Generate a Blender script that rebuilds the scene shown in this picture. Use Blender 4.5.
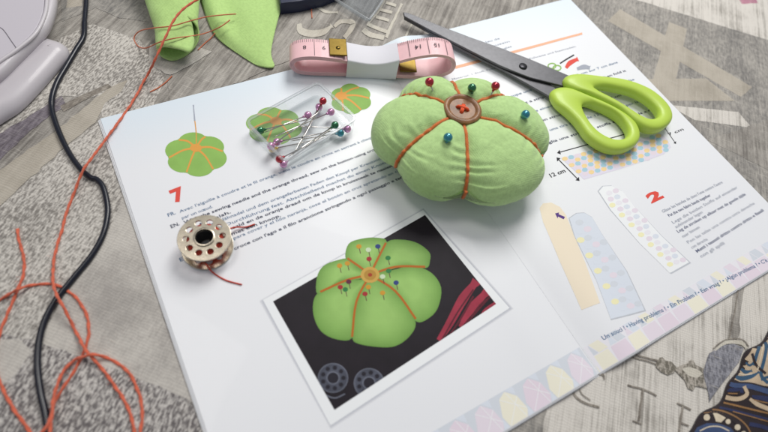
import bpy, bmesh, math, random
from mathutils import Vector, Matrix, noise
random.seed(7)
for o in list(bpy.data.objects): bpy.data.objects.remove(o)
SC = bpy.context.scene
COL = SC.collection
MM = 0.001                      # everything below is written in millimetres

# ------------------------------------------------------------------ camera
CAM_F = 510.0                   # focal length in photograph pixels (768 wide)
CAM_C = Vector((18.58, 9.80, 202.61))
RIGHT = Vector((0.87502, -0.46360, 0.13933))
UP = Vector((0.33988, 0.79331, 0.50512))
BACK = Vector((-0.34470, -0.39463, 0.85173))
cd = bpy.data.cameras.new('camera')
cam = bpy.data.objects.new('camera', cd); COL.objects.link(cam)
cd.sensor_width = 36.0
cd.lens = 36.0 * CAM_F / 768.0
cd.clip_start = 0.01; cd.clip_end = 20
cd.dof.use_dof = True; cd.dof.focus_distance = 0.262; cd.dof.aperture_fstop = 8.0
M4 = Matrix((RIGHT, UP, BACK)).transposed().to_4x4()
M4.translation = CAM_C * MM
cam.matrix_world = M4
SC.camera = cam

# ------------------------------------------------------------------ light
w = bpy.data.worlds.new('World'); SC.world = w; w.use_nodes = True
bg = w.node_tree.nodes['Background']
bg.inputs[0].default_value = (0.88, 0.92, 1.0, 1); bg.inputs[1].default_value = 0.29

def area(name, loc, target, size, power, col):
    l = bpy.data.lights.new(name, 'AREA'); l.shape = 'RECTANGLE'
    l.size = size[0] * MM; l.size_y = size[1] * MM; l.energy = power; l.color = col
    o = bpy.data.objects.new(name, l); COL.objects.link(o)
    o.location = Vector(loc) * MM
    d = Vector(target) - Vector(loc)
    o.rotation_euler = d.to_track_quat('-Z', 'Y').to_euler()
    return o
area('window_light', (460, 480, 600), (165, 110, 0), (320, 380), 4.9, (1.0, 0.985, 0.95))
area('ceiling_light', (-120, 430, 1100), (120, 120, 0), (260, 260), 2.4, (1.0, 0.95, 0.88))

SC.view_settings.view_transform = 'Standard'
SC.view_settings.look = 'None'
SC.view_settings.exposure = 0.0
SC.view_settings.gamma = 1.0

# ------------------------------------------------------------------ helpers
def at(px, py, z=0.0):
    """table point (mm) at height z seen at photograph pixel (px, py)"""
    d = RIGHT * ((px - 384) / CAM_F) + UP * (-(py - 216) / CAM_F) - BACK
    t = (z - CAM_C.z) / d.z
    return CAM_C + d * t

def lin(c):
    if isinstance(c, str):
        c = [int(c[i:i + 2], 16) / 255 for i in (1, 3, 5)]
    return tuple(v / 12.92 if v <= 0.04045 else ((v + 0.055) / 1.055) ** 2.4 for v in c)

ORG = {}
def thing(name, label, cat, loc, group=None):
    o = bpy.data.objects.new(name, None); COL.objects.link(o)
    o.empty_display_size = 0.005
    o.location = Vector(loc) * MM
    o['label'] = label; o['category'] = cat
    if group: o['group'] = group
    ORG[o.name] = Vector(loc)
    return o

def mesh(name, verts, faces, mat, parent=None, org=None, smooth=True, mods=None, label=None, cat=None, group=None, kind=None):
    """one mesh object. verts are in world mm; stored relative to the thing's origin"""
    if parent is not None: org = ORG[parent.name]
    elif org is None: org = Vector((0, 0, 0))
    org = Vector(org)
    me = bpy.data.meshes.new(name)
    me.from_pydata([((Vector(v) - org) * MM)[:] for v in verts], [], faces)
    if smooth: me.polygons.foreach_set('use_smooth', [len(p.vertices) <= 4 for p in me.polygons])
    me.validate(); me.update()
    if mat: me.materials.append(mat)
    o = bpy.data.objects.new(name, me); COL.objects.link(o)
    if parent is not None: o.parent = parent
    else: o.location = org * MM
    ORG[o.name] = org
    if label: o['label'] = label
    if cat: o['category'] = cat
    if group: o['group'] = group
    if kind: o['kind'] = kind
    for t, kw in (mods or []):
        md = o.modifiers.new(t.lower(), t)
        for k, v in kw.items(): setattr(md, k, v)
    return o

def catmull(pts, n=8, closed=False):
    P = [Vector(p) for p in pts]; out = []
    N = len(P)
    rng = range(N) if closed else range(N - 1)
    for i in rng:
        if closed: a, b, c, d = P[i - 1], P[i], P[(i + 1) % N], P[(i + 2) % N]
        else:
            b, c = P[i], P[i + 1]
            a = P[i - 1] if i > 0 else b * 2 - c
            d = P[i + 2] if i + 2 < N else c * 2 - b
        for k in range(n):
            t = k / n
            out.append(0.5 * ((2 * b) + (c - a) * t + (2 * a - 5 * b + 4 * c - d) * t * t + (3 * b - 3 * c + d - a) * t ** 3))
    if not closed: out.append(P[-1])
    return out

def resample(path, step):
    out = [path[0]]; acc = 0.0
    for a, b in zip(path, path[1:]):
        L = (b - a).length
        if L < 1e-9: continue
        pos = step - acc
        while pos <= L:
            out.append(a.lerp(b, pos / L)); pos += step
        acc = (acc + L) % step
    out.append(path[-1])
    return out

def tube(path, rad, seg=10, lobes=0, lob=0.25, twist=0.0, cap=True, flat=1.0):
    V, F = [], []
    n = len(path); N = None; dist = 0.0
    for i, p in enumerate(path):
        T = (path[min(i + 1, n - 1)] - path[max(i - 1, 0)])
        if T.length < 1e-9: T = Vector((1, 0, 0))
        T.normalize()
        if N is None:
            N = Vector((0, 0, 1)).cross(T)
            if N.length < 1e-3: N = Vector((1, 0, 0))
        N = (N - T * N.dot(T)).normalized(); B = T.cross(N)
        if i: dist += (p - path[i - 1]).length
        r0 = rad(i / (n - 1)) if callable(rad) else rad
        for k in range(seg):
            a = 2 * math.pi * k / seg
            r = r0 * (1 + (lob * (abs(math.cos(lobes * 0.5 * (a + twist * dist))) - 0.6) if lobes else 0))
            V.append(p + N * (r * math.cos(a)) + B * (r * flat * math.sin(a)))
    for i in range(n - 1):
        for k in range(seg):
            a, b = i * seg + k, i * seg + (k + 1) % seg
            F.append((a, b, b + seg, a + seg))
    if cap:
        F.append(tuple(range(seg))[::-1]); F.append(tuple(range((n - 1) * seg, n * seg)))
    return V, F

def lathe(prof, c, seg=32, axis=None, a0=0.0):
    """profile [(r, z)] spun round the vertical (or axis) at c"""
    c = Vector(c); V, F = [], []
    Q = Vector((0, 0, 1)).rotation_difference(Vector(axis)) if axis is not None else None
    for r, z in prof:
        for k in range(seg):
            a = a0 + 2 * math.pi * k / seg
            v = Vector((r * math.cos(a), r * math.sin(a), z))
            if Q: v = Q @ v
            V.append(c + v)
    for i in range(len(prof) - 1):
        for k in range(seg):
            a, b = i * seg + k, i * seg + (k + 1) % seg
            F.append((a, b, b + seg, a + seg))
    return V, F

def join(*vf):
    V, F = [], []
    for v, f in vf:
        n = len(V); V += list(v); F += [tuple(i + n for i in q) for q in f]
    return V, F

def from_bm(bm):
    bm.verts.ensure_lookup_table(); bm.verts.index_update()
    return [v.co.copy() for v in bm.verts], [tuple(v.index for v in f.verts) for f in bm.faces]

def curve2d(splines, extrude, bevel, res=1):
    """outer and hole outlines (lists of (x,y) mm) -> filled plate mesh verts/faces in mm, z centred on 0"""
    cu = bpy.data.curves.new('tmp', 'CURVE'); cu.dimensions = '2D'; cu.fill_mode = 'BOTH'
    cu.extrude = extrude; cu.bevel_depth = bevel; cu.bevel_resolution = res
    for pts in splines:
        s = cu.splines.new('POLY'); s.points.add(len(pts) - 1); s.use_cyclic_u = True
        for q, (x, y) in zip(s.points, pts): q.co = (x, y, 0, 1)
    ob = bpy.data.objects.new('tmp', cu); COL.objects.link(ob)
    me = bpy.data.meshes.new_from_object(ob.evaluated_get(bpy.context.evaluated_depsgraph_get()))
    V = [v.co.copy() for v in me.vertices]; F = [tuple(p.vertices) for p in me.polygons]
    bpy.data.objects.remove(ob); bpy.data.curves.remove(cu); bpy.data.meshes.remove(me)
    return V, F

def circ(cx, cy, r, n=20): return [(cx + r * math.cos(2 * math.pi * k / n), cy + r * math.sin(2 * math.pi * k / n)) for k in range(n)]

def text_vf(body, bold=0.0):
    cu = bpy.data.curves.new('tmp', 'FONT'); cu.body = body; cu.size = 1.0; cu.offset = bold; cu.resolution_u = 2
    ob = bpy.data.objects.new('tmp', cu); COL.objects.link(ob)
    me = bpy.data.meshes.new_from_object(ob.evaluated_get(bpy.context.evaluated_depsgraph_get()))
    V = [v.co.copy() for v in me.vertices]; F = [tuple(p.vertices) for p in me.polygons]
    bpy.data.objects.remove(ob); bpy.data.curves.remove(cu); bpy.data.meshes.remove(me)
    return V, F

# ------------------------------------------------------------------ materials
def mat(name, col, rough=0.5, metal=0.0, coat=0.0, sheen=0.0, spec=0.5, noise_amt=0.0, noise_scale=200, bump=0.0, bump_scale=2000, weave=0.0, weave_pitch=0.45, weave_rot=0.0, trans=0.0, sss=0.0):
    m = bpy.data.materials.new(name); m.use_nodes = True
    nt = m.node_tree; N = nt.nodes; L = nt.links; b = N['Principled BSDF']
    c = lin(col)
    b.inputs['Base Color'].default_value = (*c, 1); b.inputs['Roughness'].default_value = rough
    b.inputs['Metallic'].default_value = metal; b.inputs['Coat Weight'].default_value = coat
    b.inputs['Sheen Weight'].default_value = sheen; b.inputs['Specular IOR Level'].default_value = spec
    b.inputs['Transmission Weight'].default_value = trans
    if sss:
        b.inputs['Subsurface Weight'].default_value = sss; b.inputs['Subsurface Radius'].default_value = (0.002, 0.002, 0.001)
    tc = N.new('ShaderNodeTexCoord')
    if noise_amt:
        nz = N.new('ShaderNodeTexNoise'); nz.inputs['Scale'].default_value = noise_scale; nz.inputs['Detail'].default_value = 5
        L.new(tc.outputs['Object'], nz.inputs['Vector'])
        mr = N.new('ShaderNodeMapRange'); mr.inputs['From Min'].default_value = 0.3; mr.inputs['From Max'].default_value = 0.7
        mr.inputs['To Min'].default_value = 1 - noise_amt; mr.inputs['To Max'].default_value = 1 + noise_amt
        L.new(nz.outputs['Fac'], mr.inputs['Value'])
        mx = N.new('ShaderNodeVectorMath'); mx.operation = 'SCALE'; mx.inputs[0].default_value = c
        L.new(mr.outputs['Result'], mx.inputs['Scale']); L.new(mx.outputs['Vector'], b.inputs['Base Color'])
    last = None
    if weave:
        mp = N.new('ShaderNodeMapping'); mp.inputs['Rotation'].default_value = (0, 0, weave_rot)
        L.new(tc.outputs['Object'], mp.inputs['Vector'])
        hs = []
        for d in 'XY':
            wv = N.new('ShaderNodeTexWave'); wv.wave_type = 'BANDS'; wv.bands_direction = d
            wv.inputs['Scale'].default_value = 1000 / weave_pitch / 20 * (2 * math.pi)
            wv.inputs['Distortion'].default_value = 1.2; wv.inputs['Detail'].default_value = 2; wv.inputs['Detail Scale'].default_value = 1.5
            L.new(mp.outputs['Vector'], wv.inputs['Vector']); hs.append(wv)
        ad = N.new('ShaderNodeMath'); ad.operation = 'ADD'
        L.new(hs[0].outputs['Fac'], ad.inputs[0]); L.new(hs[1].outputs['Fac'], ad.inputs[1])
        bp = N.new('ShaderNodeBump'); bp.inputs['Strength'].default_value = weave; bp.inputs['Distance'].default_value = 0.0002
        L.new(ad.outputs[0], bp.inputs['Height']); last = bp
    if bump:
        nb = N.new('ShaderNodeTexNoise'); nb.inputs['Scale'].default_value = bump_scale; nb.inputs['Detail'].default_value = 4
        L.new(tc.outputs['Object'], nb.inputs['Vector'])
        bp = N.new('ShaderNodeBump'); bp.inputs['Strength'].default_value = bump; bp.inputs['Distance'].default_value = 0.0005
        L.new(nb.outputs['Fac'], bp.inputs['Height'])
        if last: L.new(last.outputs['Normal'], bp.inputs['Normal'])
        last = bp
    if last: L.new(last.outputs['Normal'], b.inputs['Normal'])
    return m

def clear_plastic(name, tint=(0.97, 0.98, 0.98), diffuse_mix=0.04):
    m = bpy.data.materials.new(name); m.use_nodes = True
    nt = m.node_tree; N = nt.nodes; L = nt.links; N.remove(N['Principled BSDF'])
    out = N['Material Output']
    tr = N.new('ShaderNodeBsdfTransparent'); tr.inputs[0].default_value = (*tint, 1)
    gl = N.new('ShaderNodeBsdfGlossy'); gl.inputs['Roughness'].default_value = 0.14
    df = N.new('ShaderNodeBsdfDiffuse'); df.inputs[0].default_value = (0.8, 0.82, 0.84, 1)
    fr = N.new('ShaderNodeMapRange'); lw = N.new('ShaderNodeLayerWeight'); lw.inputs[0].default_value = 0.5
    pw = N.new('ShaderNodeMath'); pw.operation = 'POWER'; pw.inputs[1].default_value = 4.0; L.new(lw.outputs['Facing'], pw.inputs[0]); L.new(pw.outputs[0], fr.inputs['Value']); fr.inputs['To Min'].default_value = 0.04; fr.inputs['To Max'].default_value = 0.75
    a = N.new('ShaderNodeMixShader'); L.new(fr.outputs[0], a.inputs[0]); L.new(tr.outputs[0], a.inputs[1]); L.new(gl.outputs[0], a.inputs[2])
    b = N.new('ShaderNodeMixShader'); b.inputs[0].default_value = diffuse_mix; L.new(a.outputs[0], b.inputs[1]); L.new(df.outputs[0], b.inputs[2])  # even share of pale diffuse over the clear shader, larger on rims
    L.new(b.outputs[0], out.inputs['Surface'])
    return m

CLOTH_ROT = math.radians(-43)   # the printed grain runs 43 degrees off the booklet's edge
def cloth_mat(name, dark, light, streak=1.0, speck=0.0, lo=0.35, hi=0.65, sp_scale=420, streak_scale=(14, 420), slub=.45):
    """printed canvas: wood streaks and/or knotted speckle, over a visible weave with pale slubs"""
    m = bpy.data.materials.new(name); m.use_nodes = True
    nt = m.node_tree; N = nt.nodes; L = nt.links; b = N['Principled BSDF']
    b.inputs['Roughness'].default_value = 0.75; b.inputs['Specular IOR Level'].default_value = 0.25; b.inputs['Sheen Weight'].default_value = 0.1
    g = N.new('ShaderNodeNewGeometry')
    mp = N.new('ShaderNodeMapping'); mp.inputs['Rotation'].default_value = (0, 0, CLOTH_ROT)
    L.new(g.outputs['Position'], mp.inputs['Vector'])
    def nz(scale, detail=4, rough=0.6, sc=(1, 1, 1)):
        q = N.new('ShaderNodeMapping'); q.inputs['Scale'].default_value = sc; L.new(mp.outputs['Vector'], q.inputs['Vector'])
        t = N.new('ShaderNodeTexNoise'); t.inputs['Scale'].default_value = scale; t.inputs['Detail'].default_value = detail; t.inputs['Roughness'].default_value = rough
        L.new(q.outputs['Vector'], t.inputs['Vector']); return t.outputs['Fac']
    def mth(op, a, c=None, clamp=False):
        q = N.new('ShaderNodeMath'); q.operation = op; q.use_clamp = clamp
        for i, v in enumerate((a, c)):
            if v is None: continue
            if isinstance(v, (int, float)): q.inputs[i].default_value = v
            else: L.new(v, q.inputs[i])
        return q.outputs[0]
    st = nz(1, 6, 0.65, (streak_scale[0], streak_scale[1], 1))
    cl = nz(38, 4)
    f = mth('ADD', mth('MULTIPLY', st, 0.62 * streak), mth('MULTIPLY', cl, 1 - 0.62 * streak))
    if speck:
        s1 = nz(sp_scale, 3, 0.55, (0.6, 1.5, 1))
        f = mth('ADD', mth('MULTIPLY', f, 1 - speck), mth('MULTIPLY', s1, speck))
    mr = N.new('ShaderNodeMapRange'); mr.interpolation_type = 'SMOOTHSTEP'
    mr.inputs['From Min'].default_value = lo; mr.inputs['From Max'].default_value = hi
    L.new(f, mr.inputs['Value'])
    # weave threads
    h = []
    for d, sc in (('X', 6.283 / 1.15), ('Y', 6.283 / 1.0)):
        wv = N.new('ShaderNodeTexWave'); wv.bands_direction = d; wv.inputs['Scale'].default_value = 1000 * sc / 20
        wv.inputs['Distortion'].default_value = 5.0; wv.inputs['Detail'].default_value = 3; wv.inputs['Detail Scale'].default_value = 1.0
        L.new(mp.outputs['Vector'], wv.inputs['Vector']); h.append(wv.outputs['Fac'])
    hh = mth('MULTIPLY', mth('ADD', h[0], h[1]), 0.5)
    # pale slubs along both thread directions
    sl = mth('MAXIMUM', nz(1, 2, 0.5, (60, 1500, 1)), nz(1, 2, 0.5, (1500, 90, 1)))
    slm = N.new('ShaderNodeMapRange'); slm.inputs['From Min'].default_value = 0.60; slm.inputs['From Max'].default_value = 0.78
    slm.inputs['To Max'].default_value = slub; L.new(sl, slm.inputs['Value'])
    mx = N.new('ShaderNodeMix'); mx.data_type = 'RGBA'
    mx.inputs[6].default_value = (*lin(dark), 1); mx.inputs[7].default_value = (*lin(light), 1)
    L.new(mr.outputs['Result'], mx.inputs[0])
    m2 = N.new('ShaderNodeMix'); m2.data_type = 'RGBA'; m2.inputs[7].default_value = (*lin('#cfc9bf'), 1)
    L.new(mx.outputs[2], m2.inputs[6]); L.new(slm.outputs['Result'], m2.inputs[0])
    m3 = N.new('ShaderNodeMix'); m3.data_type = 'RGBA'; m3.blend_type = 'MULTIPLY'; m3.inputs[0].default_value = 1.0
    vr = N.new('ShaderNodeMapRange'); vr.inputs['To Min'].default_value = 0.94; vr.inputs['To Max'].default_value = 1.04; L.new(hh, vr.inputs['Value'])
    L.new(m2.outputs[2], m3.inputs[6]); L.new(vr.outputs['Result'], m3.inputs[7])
    L.new(m3.outputs[2], b.inputs['Base Color'])
    bp = N.new('ShaderNodeBump'); bp.inputs['Strength'].default_value = 0.38; bp.inputs['Distance'].default_value = 0.0003
    L.new(mth('ADD', hh, mth('MULTIPLY', slm.outputs['Result'], 1.0)), bp.inputs['Height'])
    L.new(bp.outputs['Normal'], b.inputs['Normal'])
    return m

# ------------------------------------------------------------------ tablecloth
# printed canvas tones as plain display-space red, green, blue (0 to 1)
CL_BASE = cloth_mat('cloth_grey_wood', (.43, .41, .39), (.71, .69, .66), 1.0, 0.15)
CL_DARK = cloth_mat('cloth_dark_wood', (.45, .44, .43), (.69, .67, .64), 0.8, 0.35, 0.36, 0.66, slub=.62)
CL_LIGHT = cloth_mat('cloth_pale_wood', (.54, .52, .49), (.83, .81, .78), 1.0, 0.14, 0.33, 0.54, streak_scale=(9, 760))
CL_BEIGE = cloth_mat('cloth_beige_print', (.61, .58, .53), (.71, .68, .63), 0.5, 0.05, 0.3, 0.6, slub=.4)
CL_SMOOTH = cloth_mat('cloth_smooth_grey', (.63, .61, .59), (.78, .76, .73), 0.3, 0.25, 0.34, 0.62, 800)
CL_KNIT = cloth_mat('cloth_knotted_print', (.50, .48, .46), (.82, .80, .77), 0.35, 0.68, 0.38, 0.62, 760)
CL_KNITD = cloth_mat('cloth_knotted_dark', (.41, .39, .39), (.79, .77, .75), 0.25, 0.8, 0.41, 0.61, 800)
CL_PURP = cloth_mat('cloth_dark_violet', (.36, .33, .36), (.54, .51, .54), 0.4, 0.5, 0.35, 0.65)
CL_INK = cloth_mat('cloth_ink', (.43, .40, .37), (.63, .60, .56), 0.5, 0.6, 0.35, 0.7)
CL_PALE = cloth_mat('cloth_pale_letter', (.68, .65, .60), (.80, .78, .73), 0.4, 0.2, 0.3, 0.6)
CL_SPOON = cloth_mat('cloth_grey_dotted', (.40, .40, .43), (.58, .58, .61), 0.2, 0.7, 0.4, 0.6, 700)
CL_DOT = cloth_mat('cloth_ink_dotted', (.43, .41, .37), (.68, .65, .61), 0.2, 0.85, 0.42, 0.60, 750)
CL_PINK = cloth_mat('cloth_pink_print', (.63, .42, .50), (.75, .54, .60), 0.3, 0.3)

def slab(pts, z0, z1):
    n = len(pts)
    V = [Vector((p[0], p[1], z0)) for p in pts] + [Vector((p[0], p[1], z1)) for p in pts]
    F = [tuple(range(n, 2 * n)), tuple(range(n))[::-1]] + [(i, (i + 1) % n, n + (i + 1) % n, n + i) for i in range(n)]
    return V, F

cloth = mesh('tablecloth', *slab([(-500, -500), (900, -500), (900, 900), (-500, 900)], -1.5, 0), CL_BASE, smooth=False, kind='structure')
CLZ = [0.0]
class Stroke(list): pass
def patch(pts, m, jit=0.5, name='printed_patch', smooth_n=4, closed_curve=True):
    """flat print lying in the cloth's face"""
    CLZ[0] += 0.012
    P = [at(x, y) for x, y in pts]
    if isinstance(pts, Stroke): P = Stroke(p + Vector((noise.noise(p * 0.23), noise.noise(p * 0.23 + Vector((9, 3, 1))), 0)) * jit for p in P)
    elif closed_curve:
        Q = []
        n = len(P)
        for i in range(n):
            a, b = P[i], P[(i + 1) % n]; k = max(2, int((b - a).length / 3))
            for j in range(k): Q.append(a.lerp(b, j / k))
        P = [p + Vector((noise.noise(p * 0.23), noise.noise(p * 0.23 + Vector((9, 3, 1))), 0)) * jit for p in Q]
    bm = bmesh.new()
    for p in P: p.z = CLZ[0]
    fill_faces(bm, P)
    bmesh.ops.triangulate(bm, faces=bm.faces[:])
    bmesh.ops.recalc_face_normals(bm, faces=bm.faces[:])
    for f in bm.faces:
        if f.normal.z < 0: f.normal_flip()
    V, F = from_bm(bm); bm.free()
    return mesh(name, V, F, m, parent=cloth, smooth=False)

def ribbon_px(pts, wd, n=6):
    """px polyline -> closed outline of a stroke, wd in px (number or list)"""
    P = catmull([Vector((x, y, 0)) for x, y in pts], n)
    L, R = [], []
    for i, p in enumerate(P):
        T = P[min(i + 1, len(P) - 1)] - P[max(i - 1, 0)]; T.normalize(); N = Vector((-T.y, T.x, 0))
        u = i / (len(P) - 1)
        ww = wd if not isinstance(wd, (list, tuple)) else wd[min(int(u * (len(wd) - 1)), len(wd) - 2)] * (1 - (u * (len(wd) - 1)) % 1) + wd[min(int(u * (len(wd) - 1)) + 1, len(wd) - 1)] * ((u * (len(wd) - 1)) % 1)
        L.append((p + N * ww / 2)[:2]); R.append((p - N * ww / 2)[:2])
    return Stroke(L + R[::-1])

def fill_faces(bm, P):
    """P: Vectors. A stroke outline (marked as STROKE) becomes a strip of quads, anything else one polygon"""
    bv = [bm.verts.new(p) for p in P]; n = len(bv)
    if isinstance(P, Stroke):
        h = n // 2
        for i in range(h - 1): bm.faces.new((bv[i], bv[i + 1], bv[n - 2 - i], bv[n - 1 - i]))
    else: bm.faces.new(bv)

patch([(570, -30), (900, -10), (900, 300), (775, 215), (560, 0)], CL_DARK)
patch([(560, -40), (598, -12), (768, 40), (850, 68), (850, -60)], CL_LIGHT)
patch([(735, -6), (752, -8), (758, 3), (742, 4)], CL_PINK)
patch([(608, 21), (620, 9), (752, 87), (741, 97)], CL_BEIGE, .3)
patch([(653, 79), (676, 79), (687, 29), (669, 22)], CL_BEIGE, .3)
patch([(640, 79), (706, 78.5), (735, 101), (662, 101)], CL_BEIGE, .3)
patch([(668, 105), (738, 112), (752, 128), (694, 120)], CL_LIGHT, .3)
patch([(708, 140), (768, 120), (800, 150), (768, 170)], CL_BASE, 1)
patch([(380, 450), (460, 440), (600, 368), (768, 272), (900, 200), (950, 420), (800, 700), (300, 700)], CL_LIGHT)
patch([(520, 411), (548, 396), (540, 450), (490, 470), (470, 440)], CL_DARK, 1)
patch([(738, 262), (748, 258), (742, 300), (738, 340), (724, 352), (730, 320)], CL_BASE, 1)
# left side of the cloth
patch([(60, -20), (140, -25), (150, 22), (120, 18), (96, 8), (62, 22)], CL_DARK)
patch([(70, -10), (84, -12), (82, 6), (66, 8)], CL_BEIGE)
patch([(57, 40), (92, 24), (140, 40), (165, 80), (150, 112), (104, 124), (96, 98), (60, 96), (30, 118), (-10, 140), (-20, 120), (30, 105), (66, 62)], CL_KNIT, 1.2)
patch([(-30, 152), (30, 116), (62, 96), (66, 106), (52, 114), (26, 135), (0, 160), (-30, 176)], CL_PURP, 1.0)
patch([(-30, 192), (60, 128), (84, 108), (112, 86), (128, 80), (122, 92), (104, 104), (96, 122), (60, 152), (0, 205), (-30, 222)], CL_BEIGE, 1.2)
patch([(60, 106), (85, 94), (108, 84), (112, 87), (86, 100), (64, 112)], CL_INK, .5)
patch([(-40, 230), (0, 206), (60, 153), (98, 123), (108, 120), (150, 280), (165, 340), (60, 300), (40, 345), (-40, 330)], CL_KNIT, 1.2)
patch([(128, 184), (165, 320), (205, 420), (190, 400), (128, 374), (40, 342), (62, 300), (92, 258), (112, 224)], CL_SMOOTH, .8)
patch([(-60, 326), (0, 334), (40, 342), (128, 374), (190, 400), (230, 470), (230, 520), (-80, 560)], CL_KNITD, .8)
patch([(0, 340), (20, 338), (32, 352), (14, 376), (-4, 388), (-20, 360)], CL_SMOOTH, 1)
patch([(168, 82), (240, 44), (272, 20), (290, 60), (240, 82), (170, 106)], CL_BASE, 1)
patch([(150, 45), (196, 46), (212, 52), (190, 66), (170, 76), (150, 66)], CL_SMOOTH, 1)
# pale lettering printed on the cloth
for pts, wd in (([(299, 24), (301, 31), (312, 34), (324, 32), (332, 26)], [4, 7, 7, 6, 2]), ([(317, 7), (326, 12), (338, 13)], [3, 3, 1]),
                ([(334, 27), (341, 22), (353, 23), (350, 31), (344, 38)], [3, 4, 5, 5, 4]), ([(363, 30), (370, 35), (384, 38)], 5),
                ([(367, 24), (378, 29), (390, 33)], 3.5), ([(386, 38), (394, 20), (402, 4)], [3, 2.5, 2]), ([(368, 24), (378, 12), (386, -2)], [2, 2, 1.5]),
                ([(380, 10), (392, 13)], 3), ([(376, 17), (389, 21)], 3), ([(386, 3), (396, 6)], 3), ([(404, 40), (414, 20)], 2)):
    patch(ribbon_px(pts, wd), CL_PALE, .35, name='printed_letter')
# ink lettering and ornament printed at the near edge
for pts, wd in (([(571, 384), (575, 396), (586, 404), (599, 407)], [1.2, 2.2, 2, 2.6]), ([(597, 373), (603, 376), (604, 380)], [3, 2, 1]),
                ([(642.5, 389), (638, 421)], 2.4), ([(627, 385), (641, 389), (656, 396)], 1.8), ([(632, 421), (641, 424)], 1.5),
                ([(682, 405), (678, 436)], 2.2), ([(676, 403), (690, 410)], 1.8), ([(679, 422), (688, 426)], 1.6),
                ([(622, 352), (640, 356.5), (660, 362)], [2.4, 1.4, 2]), ([(624, 355.5), (645, 361), (662, 367)], 1.3), ([(577, 384), (581, 394), (590, 401)], 1.0),
                ([(741, 250), (736, 300), (728, 340)], 1.2)):
    patch(ribbon_px(pts, wd), CL_INK, .3, name='printed_letter' if wd in (2.2, 1.8, 1.5, 1.6) else 'printed_ornament')
patch([(656, 362), (659, 358), (662, 357.5), (665, 361), (671, 362), (676, 368), (673, 373), (667, 375.5), (660, 372), (655, 367)], CL_DOT, .2, name='printed_ornament')
patch([(673, 369), (680, 366), (687, 364), (690, 360.5), (693, 361), (695, 365), (707, 371), (707, 389), (695, 386), (692, 391), (687, 389), (684, 381)], CL_DOT, .3, name='printed_ornament')
patch([(681, 369), (688, 367.5), (696, 369.5), (702, 374), (697, 378), (690, 377), (685, 374)], CL_PALE, .3, name='printed_ornament')
patch([(707, 392), (702, 372), (708, 354), (720, 346), (733, 344), (743, 348), (738, 362), (724, 380), (708, 402)], CL_SPOON, .3, name='printed_ornament')
patch(ribbon_px([(714, 351), (725, 343), (740, 343), (746, 349)], [1, 3.5, 4, 2]), CL_PALE, .2, name='printed_ornament')
patch(ribbon_px([(712, 349), (725, 340), (741, 340), (748, 347)], 1.0), CL_INK, .2, name='printed_ornament')

# ------------------------------------------------------------------ booklet
PW, PH = 148.0, 204.0
def sstep(t): t = min(1, max(0, t)); return t * t * (3 - 2 * t)
def zp(x, y):
    d = abs(PW - x)
    z = 1.5 + (0.7 if x < PW else 1.9) * math.exp(-((d - 17) / 10) ** 2) - 0.8 * math.exp(-(d / 5.0) ** 2)
    if x > PW: z += 1.3 * math.exp(-((x - 166) / 12) ** 2) * sstep((y - 172) / 30)
    d2 = min(x, 2 * PW - x)                   # page edges lift and settle a little
    z += 0.25 * noise.noise(Vector((x * 0.02, y * 0.02, 3.1)))
    return z

def page_mat():
    m = mat('page_paper', '#e6e9ee', 0.42, coat=0.05, bump=0.03, bump_scale=900)
    nt = m.node_tree; N = nt.nodes; L = nt.links; b = N['Principled BSDF']
    # pale blue tint printed along the head of each page
    g = N.new('ShaderNodeNewGeometry'); sx = N.new('ShaderNodeSeparateXYZ'); L.new(g.outputs['Position'], sx.inputs[0])
    mr = N.new('ShaderNodeMapRange'); mr.interpolation_type = 'SMOOTHSTEP'; mr.inputs['From Min'].default_value = 0.165; mr.inputs['From Max'].default_value = 0.210
    L.new(sx.outputs['Y'], mr.inputs['Value'])
    mx = N.new('ShaderNodeMix'); mx.data_type = 'RGBA'; mx.inputs[6].default_value = (*lin((.91, .915, .93)), 1); mx.inputs[7].default_value = (*lin('#dae5ee'), 1)
    L.new(mr.outputs['Result'], mx.inputs[0]); L.new(mx.outputs[2], b.inputs['Base Color'])
    return m
PAPER = page_mat()
PAPER2 = mat('page_edge_paper', '#dcdde0', 0.6)
booklet = thing('booklet', 'open glossy instruction booklet with printed pincushion photograph under the sewing things', 'booklet', (PW, 0, 0))

def sheet(x0, x1, y0, y1, dz, th, name, m):
    nx, ny = 76, 52
    V, F = [], []
    for layer in (0, 1):
        for j in range(ny + 1):
            for i in range(nx + 1):
                x = x0 + (x1 - x0) * i / nx; y = y0 + (y1 - y0) * j / ny
                V.append(Vector((x, y, max(0.05 + (1 - layer) * th * .9, zp(x, y) + dz - layer * th))))
    W = nx + 1; H = (nx + 1) * (ny + 1)
    for j in range(ny):
        for i in range(nx):
            a = j * W + i
            F.append((a, a + 1, a + 1 + W, a + W)); F.append((H + a, H + a + W, H + a + 1 + W, H + a + 1))
    ring = [i for i in range(W)] + [j * W + nx for j in range(1, ny + 1)] + [ny * W + i for i in range(nx - 1, -1, -1)] + [j * W for j in range(ny - 1, 0, -1)]
    for a, b in zip(ring, ring[1:] + ring[:1]): F.append((a, H + a, H + b, b))
    return mesh(name, V, F, m, parent=booklet, mods=[('EDGE_SPLIT', {'split_angle': .8})])
pageL = sheet(0, PW - 0.02, 0, PH, 0, 0.14, 'page', PAPER); pageL['label'] = 'left page with step 7 and the pincushion photograph'
pageR = sheet(PW + 0.02, 2 * PW, 0, PH, 0, 0.14, 'page', PAPER); pageR['label'] = 'right page with the pattern strips and step 2'
for k, (dx, dy) in enumerate(((0.7, 0.5), (1.3, 0.2), (0.9, 0.9))):
    sheet(-dx, PW - 0.2, -dy, PH - 0.3, -0.32 * (k + 1), 0.14, 'leaf', PAPER2)
    sheet(PW + 0.2, 2 * PW + dx * .6, -dy, PH - 0.3, -0.32 * (k + 1), 0.14, 'leaf', PAPER2)

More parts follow.
